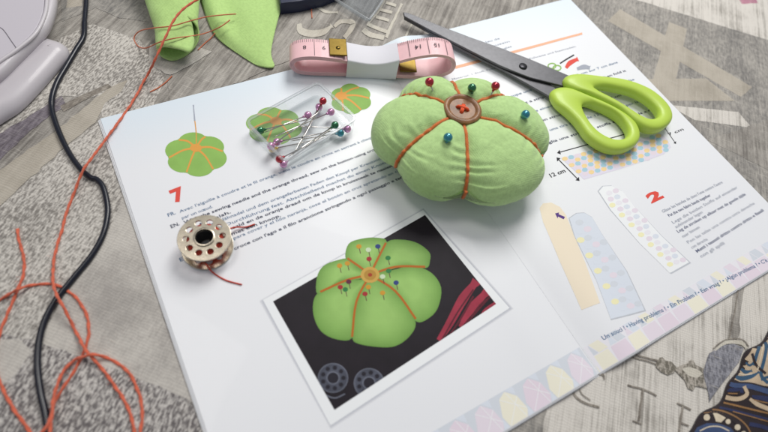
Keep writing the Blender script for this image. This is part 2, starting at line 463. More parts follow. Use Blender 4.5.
LAY = {'n': 0}
def drape_bm(bm, lay, flip=True, edge=4.0):
    bmesh.ops.triangulate(bm, faces=[f for f in bm.faces if len(f.verts) > 3])
    for it in range(6):
        E = [e for e in bm.edges if e.calc_length() > (min(edge, 1.8) if min(abs(v.co.x - PW) for v in e.verts) < 38 else edge)]
        if not E: break
        bmesh.ops.subdivide_edges(bm, edges=E, cuts=1)
        bmesh.ops.triangulate(bm, faces=[f for f in bm.faces if len(f.verts) > 3])
    for v in bm.verts: v.co.z = zp(v.co.x, v.co.y) + 0.03 + 0.016 * lay
    bm.normal_update()
    for f in bm.faces:
        if f.normal.z < 0: f.normal_flip()

def onpage(px, py):
    p = at(px, py, 1.6)
    for _ in range(2): p = at(px, py, zp(p.x, p.y))
    return p

def side(x): return pageL if x < PW else pageR
def print_poly(name, pts, m, lay, px=True, page=None, clip=None):
    """flat print on a page; pts in photo pixels (px) or page mm"""
    bm = bmesh.new()
    P = [onpage(*p) for p in pts] if px else [Vector((p[0], p[1], 0)) for p in pts]
    for p in P: p.z = 0
    fill_faces(bm, Stroke(P) if isinstance(pts, Stroke) else P)
    pg = page or side(sum(p.x for p in P) / len(P))
    lo, hi = (0.2, PW - 0.3) if pg is pageL else (PW + 0.3, 2 * PW - 0.2)
    for co, no in ((lo, (1, 0, 0)), (hi, (-1, 0, 0))):
        bmesh.ops.bisect_plane(bm, geom=bm.verts[:] + bm.edges[:] + bm.faces[:], plane_co=(co, 0, 0), plane_no=no, clear_inner=True)
    bmesh.ops.bisect_plane(bm, geom=bm.verts[:] + bm.edges[:] + bm.faces[:], plane_co=(0, 0.15, 0), plane_no=(0, 1, 0), clear_inner=True)
    if clip:
        Q = [onpage(*p) for p in clip]; cc = sum(Q, Vector()) / len(Q)
        for a, b in zip(Q, Q[1:] + Q[:1]):
            t = b - a; nn = Vector((-t.y, t.x, 0))
            if nn.dot(cc - a) < 0: nn = -nn
            bmesh.ops.bisect_plane(bm, geom=bm.verts[:] + bm.edges[:] + bm.faces[:], plane_co=(a.x, a.y, 0), plane_no=nn, clear_inner=True)
    if not bm.faces: bm.free(); return None
    drape_bm(bm, lay); V, F = from_bm(bm); bm.free()
    return mesh(name, V, F, m, parent=pg, smooth=False)

def print_many(name, polys, m, lay, px=True, page=None):
    """many small marks of one print (dots, ticks) in one sheet"""
    bm = bmesh.new()
    for pts in polys:
        P = [onpage(*p) for p in pts] if px else [Vector((p[0], p[1], 0)) for p in pts]
        for p in P: p.z = 0
        bm.faces.new([bm.verts.new(p) for p in P])
    P0 = bm.verts[:][0].co.x if False else next(iter(bm.verts)).co.x
    drape_bm(bm, lay); V, F = from_bm(bm); bm.free()
    return mesh(name, V, F, m, parent=page or side(P0), smooth=False)

def print_text(body, p0, p1, h, m, lay=3, bold=0.0, name='printed_text', mm=False):
    """line of lettering from px p0 to px p1 (or mm), cap height h mm"""
    V, F = text_vf(body, bold)
    A = Vector((*p0, 0)) if mm else onpage(*p0); B = Vector((*p1, 0)) if mm else onpage(*p1)
    A.z = B.z = 0; d = B - A; W = max(v.x for v in V)
    u = d / W; n = Vector((-d.y, d.x, 0)).normalized() * (h / 0.70)
    bm = bmesh.new(); bv = [bm.verts.new(A + u * v.x + n * v.y) for v in V]
    for f in F:
        try: bm.faces.new([bv[i] for i in f])
        except ValueError: pass
    drape_bm(bm, lay, edge=6); V, F = from_bm(bm); bm.free()
    return mesh(name, V, F, m, parent=side((A.x + B.x) / 2), smooth=False)

def ink(name, c, na=0.0): return mat('print_' + name, c, 0.5, spec=.18, noise_amt=na, noise_scale=160)
I_BLUE = ink('blue', '#4f6f93'); I_NAVY = ink('navy', '#26304e'); I_GREY = ink('grey', '#a3a8b5'); I_SLATE = ink('slate', '#666c86'); I_RED = ink('red', '#df5348')
I_GREEN = ink('leaf_green', '#8fb95f', .06); I_OR = ink('orange', '#e0a04e'); I_ORP = ink('pale_orange', '#efb594'); I_DK = ink('near_black', '#1d171f', .15)
I_WHITE = ink('white', '#eef0f2'); I_SH = ink('pale_grey', '#cdd0d6'); I_BLK = ink('black', '#2a2a30'); I_PINK = ink('lilac_pink', '#e4dae4'); I_YEL = ink('pale_yellow', '#ece8d6')
I_BLG = ink('blue_grey', '#d3d8e0'); I_BEI = ink('beige', '#eee1cb'); I_TEAL = ink('teal', (.66, .80, .86)); I_ORD = ink('amber', (.94, .83, .62)); I_LIL = ink('lilac', '#e3d6e1')
I_LYD = ink('yellow_dot', (.93, .91, .74)); I_WH2 = ink('off_white', '#e8e6ec'); I_PUR = ink('purple', '#5a3f86'); I_LBL = ink('light_blue', '#d9dfe9'); I_LYE = ink('light_yellow', '#efebc0'); I_DGR = ink('dark_line', '#c2c6cd')

# --- step 7 text block
TB = 0.012
rows = [("Avec l'aiguille à coudre et le fil orange, viens le coudre en croix en serrant à chaque passage", (180, 213), (392, 130), I_BLUE, 0.004),
        ("par un nœud.", (182, 219.5), (213, 207.5), I_BLUE, 0.004),
        ("With the sewing needle and the orange thread, sew on the button using cross stitch, pulling", (184.5, 224), (408, 137), I_NAVY, 0.016),
        ("to finish.", (200, 225.5), (231, 213), I_NAVY, 0.016),
        ("Mit der Nähnadel und dem orangefarbenen Faden den Knopf per Kreuzstich annähen", (197, 231), (402, 151), I_BLUE, 0.004),
        ("an der Durchführung fest. Abschließend machst du einen Knoten.", (203, 235.5), (392, 161), I_BLUE, 0.004),
        ("Met de naald en de oranje draad om de knop in kruissteek te naaien en trek", (205, 240), (412, 158.5), I_NAVY, 0.016),
        ("Eindig met een knoop.", (210, 244), (281, 216.5), I_NAVY, 0.016),
        ("Con la aguja para cover y el hilo naranja, cose el botón en cruz apretando en cada", (196, 255.5), (405, 169), I_BLUE, 0.004),
        ("Fissare a croce con l'ago e il filo arancione stringendo a ogni passaggio e terminare", (207, 262), (418, 171), I_NAVY, 0.016)]
for body, a, b, m_, bo in rows: print_text(body, a, b, 1.5, m_, 3, bo)
for body, a, b, m_ in (("FR.", (168, 217), (176, 214), I_BLUE), ("EN.", (171, 228.5), (180, 225), I_NAVY), ("ES.", (180, 262), (189, 258), I_BLUE)):
    print_text(body, a, b, 1.75, m_, 3, 0.01)
print_text("7", (174.5, 202.5), (187, 197.5), 6.6, I_RED, 3, 0.05, 'printed_numeral')
print_text("2", (651.5, 203), (664, 197), 5.0, I_RED, 3, 0.05, 'printed_numeral')
# --- step 2 text block
r2 = [("Glisse les bandes de tissu l'une contre l'autre", (663, 213), (723, 183), I_GREY, .01), ("Put the two fabric bands together", (669, 217), (711, 196), I_SLATE, .012),
      ("Lege die beiden Stoffe auf einander", (673, 224), (738, 188), I_GREY, .006), ("aufeinander legen", (676, 228.5), (703, 213), I_GREY, .006),
      ("Leg de stroken op elkaar met de goede zijde", (678, 233), (746, 195), I_SLATE, .012), ("naar binnen", (683, 238), (700, 228), I_GREY, .006),
      ("Pon las telas una contra otra derecha", (688, 244), (755, 204), I_GREY, .004), ("con derecha", (692, 249), (708, 240), I_GREY, .004),
      ("Metti i tessuti dritto contro dritto e fissali", (697, 253), (764, 211), I_SLATE, .016), ("con gli spilli", (701, 258), (725, 244), I_GREY, .01)]
for body, a, b, m_, bo in r2: print_text(body, a, b, 1.6, m_, 3, bo)
# --- step 1 rows on the right page, mostly under the scissors
print_poly('printed_rule', [(455, 66), (582, 32.6), (582.4, 34.6), (455.4, 69)], I_ORP, 2)
print_text("Material: 1 Stoff, Faden, Schere, Knopf, Füllwatte und Stecknadeln", (452, 80), (576, 47), 1.2, I_GREY, 3, .004)
for k, (a, b) in enumerate((((486, 43), (500, 39)), ((488, 48), (510, 42)), ((492, 53), (512, 47)))):
    print_text(["Jeu de", "coussin", "à épingles"][k], a, b, 1.4, I_GREY, 3, .008)
tx = ["Découpe une bande de tissu de 12 cm sur 7 cm dans", "Cut out a strip of fabric 12 cm by 7 cm, then fold it", "Schneide einen Stoffstreifen von 12 cm aus und falte", "Knip een strook stof van 12 cm bij 7 cm uit de lap", "Corta una tira de tela de 12 cm y dobla por la mitad", "Taglia una striscia di stoffa e poi piegala a metà", "lungo la linea del bordo"]
for k, t in enumerate(tx[:6]):
    y = 101 + 8.2 * k * (1 + .02 * k); x = 500 + 8.4 * k
    print_text(t, (x, y), (x + 118, y - 38), 1.6, I_NAVY if k % 2 else I_BLUE, 3, .012 if k % 2 else .004)
print_text("12 cm", (550, 178), (566, 172), 2.3, I_BLK, 3, .02)
print_text("7 cm", (669, 136), (684, 130), 1.8, I_BLK, 3, .01)
def arrow(a, b, wd=0.9, hd=2.4):
    a = Vector((*a, 0)); b = Vector((*b, 0)); d = (b - a).normalized(); n = Vector((-d.y, d.x, 0))
    pts = [a, a + d * hd * 1.4 + n * hd, a + d * hd * 1.4 + n * wd / 2, b - d * hd * 1.4 + n * wd / 2, b - d * hd * 1.4 + n * hd, b,
           b - d * hd * 1.4 - n * hd, b - d * hd * 1.4 - n * wd / 2, a + d * hd * 1.4 - n * wd / 2, a + d * hd * 1.4 - n * hd]
    print_poly('printed_arrow', [p[:2] for p in pts], I_BLK, 3)
arrow((557, 153), (640, 130)); arrow((556.5, 157.5), (579.5, 181)); arrow((664, 127), (676, 144), .6, 1.6)
# patterned cloth drawing with dots
def dots(corner, du, dv, nu, nv, r, cols, lay, clip=None):
    sets = {}
    for j in range(nv):
        for i in range(nu):
            u = (i + 0.5 * (j % 2) + .5) / nu; v = (j + .5) / nv
            if u > 1: continue
            x = corner[0] + du[0] * u + dv[0] * v; y = corner[1] + du[1] * u + dv[1] * v
            if clip and not all(inside((x + a_ * r * .8, y + b_ * r * .6), clip) for a_, b_ in ((1, 0), (-1, 0), (0, 1), (0, -1))): continue
            sets.setdefault((i + 2 * j + (j // 2)) % len(cols), []).append([(x + r * math.cos(a * math.pi / 4) * 1.15, y + r * math.sin(a * math.pi / 4) * .85) for a in range(8)])
    for k, polys in sets.items(): print_many('printed_dots', polys, cols[k], lay)
def inside(p, poly):
    c = False; n = len(poly)
    for i in range(n):
        a, b = poly[i], poly[i - 1]
        if (a[1] > p[1]) != (b[1] > p[1]) and p[0] < (b[0] - a[0]) * (p[1] - a[1]) / (b[1] - a[1]) + a[0]: c = not c
    return c
pat = [(561, 158), (600, 148), (640, 139), (661, 133.5), (667, 139), (671, 147), (664, 154), (648, 160), (620, 169), (584, 179.5)]
print_poly('printed_cloth_drawing', pat, ink('pale_lilac_blue', (.87, .85, .91)), 2)
dots((560, 158), (106, -26), (24, 22), 17, 7, 2.6, [I_ORD, I_TEAL, I_LIL, I_ORD, I_TEAL], 3, pat)
st1 = [(539.5, 208), (543, 203.5), (551, 202.5), (560, 207), (566, 215), (585, 262), (600, 303), (581.5, 310), (560, 262), (543, 222)]
print_poly('printed_strip', st1, I_BEI, 2)
def outline(pts, wd, m_, lay): print_poly('printed_outline', ribbon_px(pts + pts[:1], wd, 3), m_, lay)
st2 = [(568.5, 218), (576, 213), (584, 212.5), (592, 217), (602, 234), (627, 271), (646, 311), (611, 320), (596, 280), (574, 236)]
print_poly('printed_strip', st2, I_DGR, 3); c2 = (sum(p[0] for p in st2) / 10, sum(p[1] for p in st2) / 10)
inn = [(c2[0] + (x - c2[0]) * .965, c2[1] + (y - c2[1]) * .985) for x, y in st2]
print_poly('printed_strip', inn, I_LBL, 4); dots((566, 222), (30, -9), (56, 100), 4, 13, 3.6, [I_LYD, I_BLG, I_LBL, I_PINK, I_BLG], 5, inn)
st3 = [(597.5, 191), (602, 186), (611, 185.5), (622, 191), (634, 206), (662, 236), (691, 263), (671, 274), (640, 244), (610, 210)]
print_poly('printed_strip', st3, I_DGR, 3); c3 = (sum(p[0] for p in st3) / 10, sum(p[1] for p in st3) / 10)
in3 = [(c3[0] + (x - c3[0]) * .965, c3[1] + (y - c3[1]) * .985) for x, y in st3]
print_poly('printed_strip', in3, I_WHITE, 4); dots((597, 194), (26, -9), (72, 74), 4, 15, 2.9, [I_LYE, I_WH2, I_PINK, I_LBL, I_LYE], 5, in3)
print_poly('printed_arrow', [(555, 213.5), (559, 212.5), (558.6, 214.3), (565, 217), (563.6, 219.4), (558, 216.6), (557.6, 218.6)], I_PUR, 4)
# small drawings of the materials
print_poly('printed_icon', ribbon_px([(560, 63.5), (567, 59), (574, 55)], 1.4), I_BLK, 3)
for c in ((552, 66), (557, 68)):
    print_poly('printed_icon', ribbon_px([(c[0] + 4 * math.cos(a), c[1] + 2.6 * math.sin(a)) for a in [k * .7 for k in range(10)]], 1.2, 2), I_GREEN, 3)
print_poly('printed_icon', ribbon_px([(566, 68), (570, 63), (578, 59)], [3, 5, 3]), I_RED, 3)
print_poly('printed_icon', ribbon_px([(577, 69), (584, 67), (590, 68)], [3, 5, 3]), I_GREY, 3)

# --- flower drawings of the left page
def lobed(cx, cy, a, b, rot, n=6, k=.10, m_=60):
    o = []
    for i in range(m_):
        t = 2 * math.pi * i / m_
        r = 1 - k + k * abs(math.sin(n / 2 * t + rot)) ** .7 * 1.6 - k * .5
        o.append((cx + a * r * math.cos(t), cy + b * r * math.sin(t)))
    return o
def flower(cx, cy, a, b, kx, ky, rot):
    print_poly('printed_flower', lobed(cx, cy, a * 1.05, b * 1.05, rot), I_GREEN, 2)
    for i in range(6):
        t = (i * math.pi - rot) / 3
        ex, ey = cx + a * .9 * math.cos(t), cy + b * .9 * math.sin(t)
        mx, my = (kx + ex) / 2 + .02 * a, (ky + ey) / 2 - b * .12
        print_poly('printed_flower_line', ribbon_px([(kx, ky), (mx, my), (ex, ey)], [2.2, 1.8, 1.6], 4), I_OR, 3)
    print_poly('printed_flower_centre', [(kx + 6 * math.cos(q * .4), ky + 4 * math.sin(q * .4)) for q in range(16)], I_OR, 4)
flower(196, 154.5, 30, 21, 196, 148, .5); flower(274, 126, 27, 18, 276, 121, .7); flower(351, 99, 20, 14.5, 341, 96, .2)
print_poly('printed_needle', ribbon_px([(196.3, 147), (196.2, 133), (194.8, 120)], 1.0), I_OR, 5)
print_poly('printed_needle', ribbon_px([(194.8, 121), (193.4, 105)], [1.4, .8]), I_GREY, 5)

# --- printed photograph of the finished pincushion
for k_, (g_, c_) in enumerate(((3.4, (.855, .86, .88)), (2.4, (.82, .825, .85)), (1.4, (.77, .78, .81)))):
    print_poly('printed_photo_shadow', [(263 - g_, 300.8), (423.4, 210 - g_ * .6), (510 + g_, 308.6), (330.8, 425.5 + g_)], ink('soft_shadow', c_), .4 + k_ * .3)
print_poly('printed_photo_frame', [(263, 300), (423, 210), (509.5, 308), (330.5, 425.5)], I_WHITE, 2)
PHI = [(273, 301.5), (425, 215), (496, 304), (334.5, 410)]
print_poly('printed_photo', PHI, I_DK, 3)
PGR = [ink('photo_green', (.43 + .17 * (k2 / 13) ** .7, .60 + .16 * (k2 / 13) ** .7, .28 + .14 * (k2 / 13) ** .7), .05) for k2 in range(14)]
def P4(pts): return [(260 + x / 2.954, 210 + y / 2.954) for x, y in pts]
lob = [[(252, 140), (262, 100), (300, 85), (345, 82), (375, 95), (350, 160), (325, 192), (300, 180), (270, 160)],
       [(375, 95), (420, 88), (465, 98), (500, 125), (502, 150), (490, 172), (430, 165), (325, 192), (345, 150)],
       [(325, 192), (390, 178), (450, 165), (505, 185), (535, 230), (525, 290), (495, 322), (462, 330), (430, 285), (380, 225)],
       [(325, 192), (380, 222), (435, 285), (460, 335), (440, 375), (400, 402), (350, 405), (290, 395), (272, 375), (275, 310), (295, 245)],
       [(325, 192), (300, 240), (278, 305), (272, 378), (225, 382), (180, 358), (158, 310), (160, 262), (185, 235), (240, 208), (300, 205)],
       [(325, 192), (290, 205), (235, 210), (172, 250), (168, 200), (188, 165), (230, 148), (262, 145), (290, 172)]]
for k, pl in enumerate(lob):
    q = catmull([Vector((*p, 0)) for p in P4(pl)], 4, True)
    lc = sum(q, Vector()) / len(q); bc0 = Vector((*P4([(325, 192)])[0], 0))
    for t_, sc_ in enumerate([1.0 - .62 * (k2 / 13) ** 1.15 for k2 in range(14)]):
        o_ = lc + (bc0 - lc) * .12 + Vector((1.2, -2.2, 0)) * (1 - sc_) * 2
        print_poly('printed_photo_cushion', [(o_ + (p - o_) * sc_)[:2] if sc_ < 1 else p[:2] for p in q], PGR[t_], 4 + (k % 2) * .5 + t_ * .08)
I_THR = ink('photo_orange', '#b5651d')
for ln in ([(325, 192), (300, 172), (258, 143)], [(325, 192), (345, 150), (372, 97)], [(325, 192), (400, 168), (488, 168)], [(325, 192), (400, 240), (460, 322)], [(325, 192), (285, 270), (272, 375)], [(325, 192), (260, 206), (178, 242)]):
    print_poly('printed_photo_thread', ribbon_px(P4(ln), 2.2, 4), I_THR, 6)
def disc(cx, cy, r, m_, lay, sy=.85, name='printed_photo_pin'): print_poly(name, [(cx + r * math.cos(q * .45), cy + r * sy * math.sin(q * .45)) for q in range(14)], m_, lay)
bx_, by_ = P4([(325, 192)])[0]
disc(bx_, by_, 9.5, ink('photo_wood', '#c9a24e'), 7, name='printed_photo_button'); disc(bx_, by_, 6.2, ink('photo_wood_dark', '#b28838'), 8, name='printed_photo_button'); disc(bx_, by_, 2.2, ink('photo_stitch', '#a33a1e'), 9, name='printed_photo_button')
pc = {'b': ink('pin_blue', '#2b3f7c'), 'g': ink('pin_green', '#2f7a42'), 'r': ink('pin_red', '#a32a2e'), 'y': ink('pin_amber', '#c9932f'), 'w': ink('pin_white', '#c9d8b8'), 'm': ink('pin_maroon', '#5e1f3a')}
for x, y, c in ((348, 108, 'b'), (378, 142, 'g'), (380, 180, 'g'), (402, 215, 'b'), (322, 145, 'r'), (292, 108, 'y'), (235, 165, 'y'), (258, 158, 'y'), (262, 212, 'm'), (237, 228, 'r'), (252, 235, 'g'), (310, 248, 'r'), (320, 228, 'y'), (362, 245, 'y'), (362, 197, 'w'), (320, 118, 'w')):
    (px_, py_), = P4([(x, y)]); disc(px_, py_, 2.7, pc[c], 8)
    print_poly('printed_photo_pin', ribbon_px([(px_ + .4, py_ + 1.5), (px_ + 1.6, py_ + 7)], .7), pc['m'], 7)
I_CRIM = ink('photo_crimson', '#9a3044', .15); I_CRD = ink('photo_crimson_dark', '#5c1c2b', .1)
for ln, wd, m_ in (([(528, 385), (560, 335), (600, 262), (640, 210)], [5, 8, 10, 6], I_CRIM), ([(590, 345), (625, 290), (672, 240)], [3, 9, 6], I_CRIM), ([(560, 370), (590, 325), (630, 255)], 2, I_CRD), ([(640, 345), (665, 300), (700, 272)], [3, 5, 3], I_CRIM), ([(520, 410), (545, 370), (585, 300), (630, 235)], 1.6, I_CRD), ([(615, 330), (650, 280), (690, 250)], 1.5, I_CRD), ([(600, 345), (640, 300), (680, 255)], 1.8, I_CRD)):
    print_poly('printed_photo_ribbon', ribbon_px(P4(ln), wd, 4), m_, 5 if m_ is I_CRIM else 6, clip=PHI)
I_RING = ink('photo_ring', '#4b4e5b', .25); I_RIND = ink('photo_ring_dark', '#23212b', .1); I_RINL = ink('photo_ring_light', '#6d717f', .2)
for cx, cy, dx in ((333, 378, 1.2), (369, 383, 1.0)):
    def el(r, n=26): return [(cx + r * math.cos(2 * math.pi * k / n), cy + r * .98 * math.sin(2 * math.pi * k / n)) for k in range(n)]
    for r, m_, l in ((15.2, I_RINL, 4), (14.4, I_RING, 5), (6.6, I_RINL, 6), (5.6, I_RIND, 7)):
        print_poly('printed_photo_bobbin', el(r), m_, l, clip=PHI)
    for k in range(9):
        print_poly('printed_photo_bobbin', [(cx + 10.4 * math.cos(k * .698) + 2.3 * math.cos(q * .7), cy + 10.4 * math.sin(k * .698) + 2.3 * math.sin(q * .7)) for q in range(9)], I_RIND, 6, clip=PHI)
print_poly('printed_photo_bobbin', ribbon_px([(319, 380), (322, 392), (334, 398), (345, 394)], 1.2), I_RINL, 5, clip=PHI)

# --- pastel border along the foot of both pages
bc = [I_PINK, I_YEL, I_LIL, I_YEL, I_PINK, I_LIL]
print_poly('printed_border_strip', [(52, .25), (147.4, .25), (147.4, 12.6), (52, 12.6)], I_BLG, 1.2, px=False)
for k in range(9):
    x = 147.2 - 11.8 * k
    if x < 50: break
    hx = [(x - .3, 3.0), (x - 1.6, 8.6), (x - 5.4, 12.2), (x - 9.0, 10.6), (x - 11.5, 4.6), (x - 10.4, .3), (x - 2.0, .3)]
    print_poly('printed_border_tile', hx, bc[k % 6], 2, px=False)
    print_poly('printed_border_tile', [(x - 5.2, 12.55), (x - 1.5, 9.2), (x - 1.2, 12.55)], I_LBL, 2, px=False)
    print_poly('printed_border_tile', [(x - 11.8, 4.2), (x - 10.8, .3), (x - 13.4, .3)], I_LBL, 2, px=False)
    for a, b in (((x - .5, 3.2), (x - 9, 10.4)), ((x - 1.7, 8.5), (x - 10.2, .5)), ((x - 5.4, 12), (x - 2.2, .4))):
        d = Vector((b[0] - a[0], b[1] - a[1], 0)).normalized(); n_ = (-d.y * .12, d.x * .12)
        print_poly('printed_border_line', [(a[0] + n_[0], a[1] + n_[1]), (b[0] + n_[0], b[1] + n_[1]), (b[0] - n_[0], b[1] - n_[1]), (a[0] - n_[0], a[1] - n_[1])], I_WHITE, 3, px=False)
print_poly('printed_border_strip', [(148.6, .25), (295.6, .25), (295.6, 11.6), (148.6, 11.6)], I_WH2, 1.2, px=False)
for k in range(15):
    x = 148.5 + 9.9 * k
    print_poly('printed_border_tile', [(x, .3), (x + 9.6, .3), (x + 9.0, 6.6), (x + .6, 6.6)], bc[(k + 1) % 6], 2, px=False)
    print_poly('printed_border_tile', [(x + .8, 7.0), (x + 4.6, 7.0), (x + 2.4, 11.4)], [I_BLG, I_LBL, I_PINK, I_BLG][k % 4], 2, px=False)
    print_poly('printed_border_tile', [(x + 4.9, 7.0), (x + 9.6, 7.0), (x + 7.6, 11.5), (x + 2.8, 11.5)], [I_YEL, I_BLG, I_LBL, I_YEL, I_PINK][k % 5], 2, px=False)
print_text("Un souci ? • Having problems ? • Ein Problem ? • Een vraag ? • ¿Algún problema ? • C'è un problema ?", (603, 340.5), (792, 250), 1.9, I_BLUE, 4, .012)

# ------------------------------------------------------------------ pincushion
FELT = mat('green_cotton', '#b4d48f', 0.85, sheen=0.25, spec=0.2, noise_amt=0.08, noise_scale=700, weave=0.2, weave_pitch=0.7, bump=0.30, bump_scale=800)
THREAD = mat('orange_cotton_thread', (.80, .42, .19), 0.75, sheen=0.3, spec=0.25, noise_amt=0.12, noise_scale=900, bump=0.4, bump_scale=2600)
WOOD = mat('button_wood', (.52, .36, .22), 0.5, noise_amt=0.4, noise_scale=260, bump=0.2, bump_scale=600, coat=.1)
DARKH = mat('button_hole_shade', '#1d1410', 0.9)
AX = Vector((0.884, -0.468, 0)); AY = Vector((0.468, 0.884, 0))
PC = Vector((147.9, 117.6, 0)); PA, PB, PHT = 44.0, 36.2, 33.0; PZ0 = 2.0
GRV = [math.radians(a) for a in (98, 52, -14, -92, -145, 146)]
OFF = AX * (-.07 * PA) + AY * (.20 * PB)
def adiff(a, b): return (a - b + math.pi) % (2 * math.pi) - math.pi
def cush(th, ph, push=0.0):
    """point of the cushion: th round the button, ph 0 top .. pi bottom"""
    g = min(abs(adiff(th, q)) for q in GRV)
    gr = math.exp(-(g / 0.17) ** 1.3)
    s = max(0.0, math.sin(ph)) ** 0.70
    c = math.cos(ph)
    side_amt = s
    lump = 1 + 0.035 * noise.noise(Vector((math.cos(th) * 1.3, math.sin(th) * 1.3, ph * .8)))
    rho = s * (1.0 - 0.125 * gr * side_amt) * lump
    hz = PHT / 2 * (1 + math.copysign(abs(c) ** 0.85, c))
    if c > 0:
        hz -= 0.20 * PHT * math.exp(-(rho / .24) ** 2)
        hz -= 0.115 * PHT * gr * min(1, rho * 2.2)
    else:
        hz += 0.10 * PHT * gr * s
    rho += push * s
    p = PC + OFF * (1 - rho) + AX * (PA * rho * math.cos(th)) + AY * (PB * rho * math.sin(th))
    zz = PZ0 + max(hz, 0) + push * 30 * max(c, 0)
    if c < -.2:   # gathered seam and small puckers near the base
        zz += .25 * math.sin(th * 46) * (s ** 3) * .6
    pk = math.exp(-(g / 0.30) ** 2) * min(1, rho * 1.6) * .75 * math.sin(ph * 34 + 3 * noise.noise(Vector((th * 3, ph * 4, 0)))) * (0.5 + noise.noise(Vector((th * 2.2, ph * 3, 7))))
    w_ = pk + noise.noise(Vector((p.x * .16, p.y * .16, zz * .16))) * .45 + noise.noise(Vector((p.x * .4, p.y * .4, zz * .3))) * .16
    p.z = zz + (w_ if c > -.75 else 0)
    return p
NT, NP = 320, 150
V = [cush(2 * math.pi * i / NT, math.pi * (j + .02) / (NP + .04)) for j in range(NP + 1) for i in range(NT)]
F = [(j * NT + i, (j + 1) * NT + i, (j + 1) * NT + (i + 1) % NT, j * NT + (i + 1) % NT) for j in range(NP) for i in range(NT)]
F.append(tuple(range(NT))); F.append(tuple(range(NP * NT, (NP + 1) * NT))[::-1])
cushion = thing('pincushion', 'round green cotton pincushion with six lobes, orange threads and a brown button', 'pincushion', (PC.x, PC.y, PZ0))
mesh('cushion_body', V, F, FELT, parent=cushion)
for q in GRV:
    pth = [cush(q, math.pi * (0.03 + 0.83 * k / 40), 0.016) for k in range(41)]
    mesh('thread_band', *tube(resample(pth, .5), .78, 10, lobes=3, lob=.3, twist=1.6), THREAD, parent=cushion)
# seam piping along the base between the grooves
pth = [cush(2 * math.pi * k / 150, math.pi * .80, .004) for k in range(151)]
mesh('seam', *tube(pth, .38, 6, cap=False), FELT, parent=cushion)
# button
BT = PC + OFF; bz = cush(0.4, .10).z
bz = max(cush(t * .5, .0 + math.asin(min(1, (8.2 / PA))) * .55).z for t in range(12)) - 1.6
BC = Vector((BT.x, BT.y, bz))
prof = [(0.01, -.9), (6.5, -.9), (8.6, .1), (9.1, 1.0), (9.0, 1.9), (8.3, 2.5), (7.4, 2.55), (6.6, 2.0), (6.0, 1.45)]
rim = lathe(prof, BC, 40)
V, F = curve2d([circ(0, 0, 6.05, 40)] + [circ(sx * 1.7, sy * 1.7, 1.05, 12) for sx in (-1, 1) for sy in (-1, 1)], .35, .08)
button = mesh('button', *join(rim, ([v + BC + Vector((0, 0, 1.15)) for v in V], F)), WOOD, parent=cushion, mods=[('EDGE_SPLIT', {'split_angle': .7})])
button['label'] = 'brown four-hole wooden button sewn on with orange thread'
for s1, s2 in (((-1, -1), (1, 1)), ((-1, 1), (1, -1))):
    for o in (-.25, .25):
        a = BC + Vector((s1[0] * 1.75 + o, s1[1] * 1.75 - o, .6)); b = BC + Vector((s2[0] * 1.75 + o, s2[1] * 1.75 - o, .6))
        up = 2.0 + (.35 if s1[1] > 0 else 0)
        pth = catmull([a, a.lerp(b, .12) + Vector((0, 0, up - .6)), a.lerp(b, .5) + Vector((0, 0, up - .35)), b.lerp(a, .12) + Vector((0, 0, up - .6)), b], 6)
        mesh('stitch', *tube(pth, .6, 8), mat('bright_orange_thread', '#e8572a', .7) if 'bright_orange_thread' not in bpy.data.materials else bpy.data.materials['bright_orange_thread'], parent=button)
mesh('hole_shade_disc', *lathe([(0.01, .35), (3.4, .35)], BC, 20), DARKH, parent=button)  # dark disc under the four holes, painting the shade seen through them

# ------------------------------------------------------------------ pins
STEEL = mat('pin_steel', '#c9c6c2', 0.22, metal=1.0)
PEARL = {n: mat('pearl_' + n, c, 0.14, metal=0.55, coat=1.0) for n, c in (('red', '#b5142f'), ('green', '#1f7048'), ('teal', '#2f8ea2'), ('pink', '#d597c4'), ('gold', '#d8bd74'), ('blue', '#2f6f9c'))}
PINN = {}
def pin(head, tip, col, label, group, hr=2.0):
    head = Vector(head); tip = Vector(tip); d = (tip - head).normalized()
    t = thing('pearl_headed_pin', label, 'pin', tip, group)
    prof = [(max(.01, hr * math.sin(a)), -hr * math.cos(a)) for a in [math.pi * k / 12 for k in range(13)]]
    mesh('head', *lathe(prof, head, 20, axis=-d), PEARL[col], parent=t)
    mesh('collar', *lathe([(.01, 0), (.75, 0), (.6, .9), (.3, 1.0)], head + d * (hr - .15), 10, axis=d), PEARL[col], parent=t)
    L = (tip - head).length
    mesh('shaft', *tube([head, head + d * (L * .9), tip], lambda u: .30 if u < .9 else .04, 8), STEEL, parent=t)
    return t
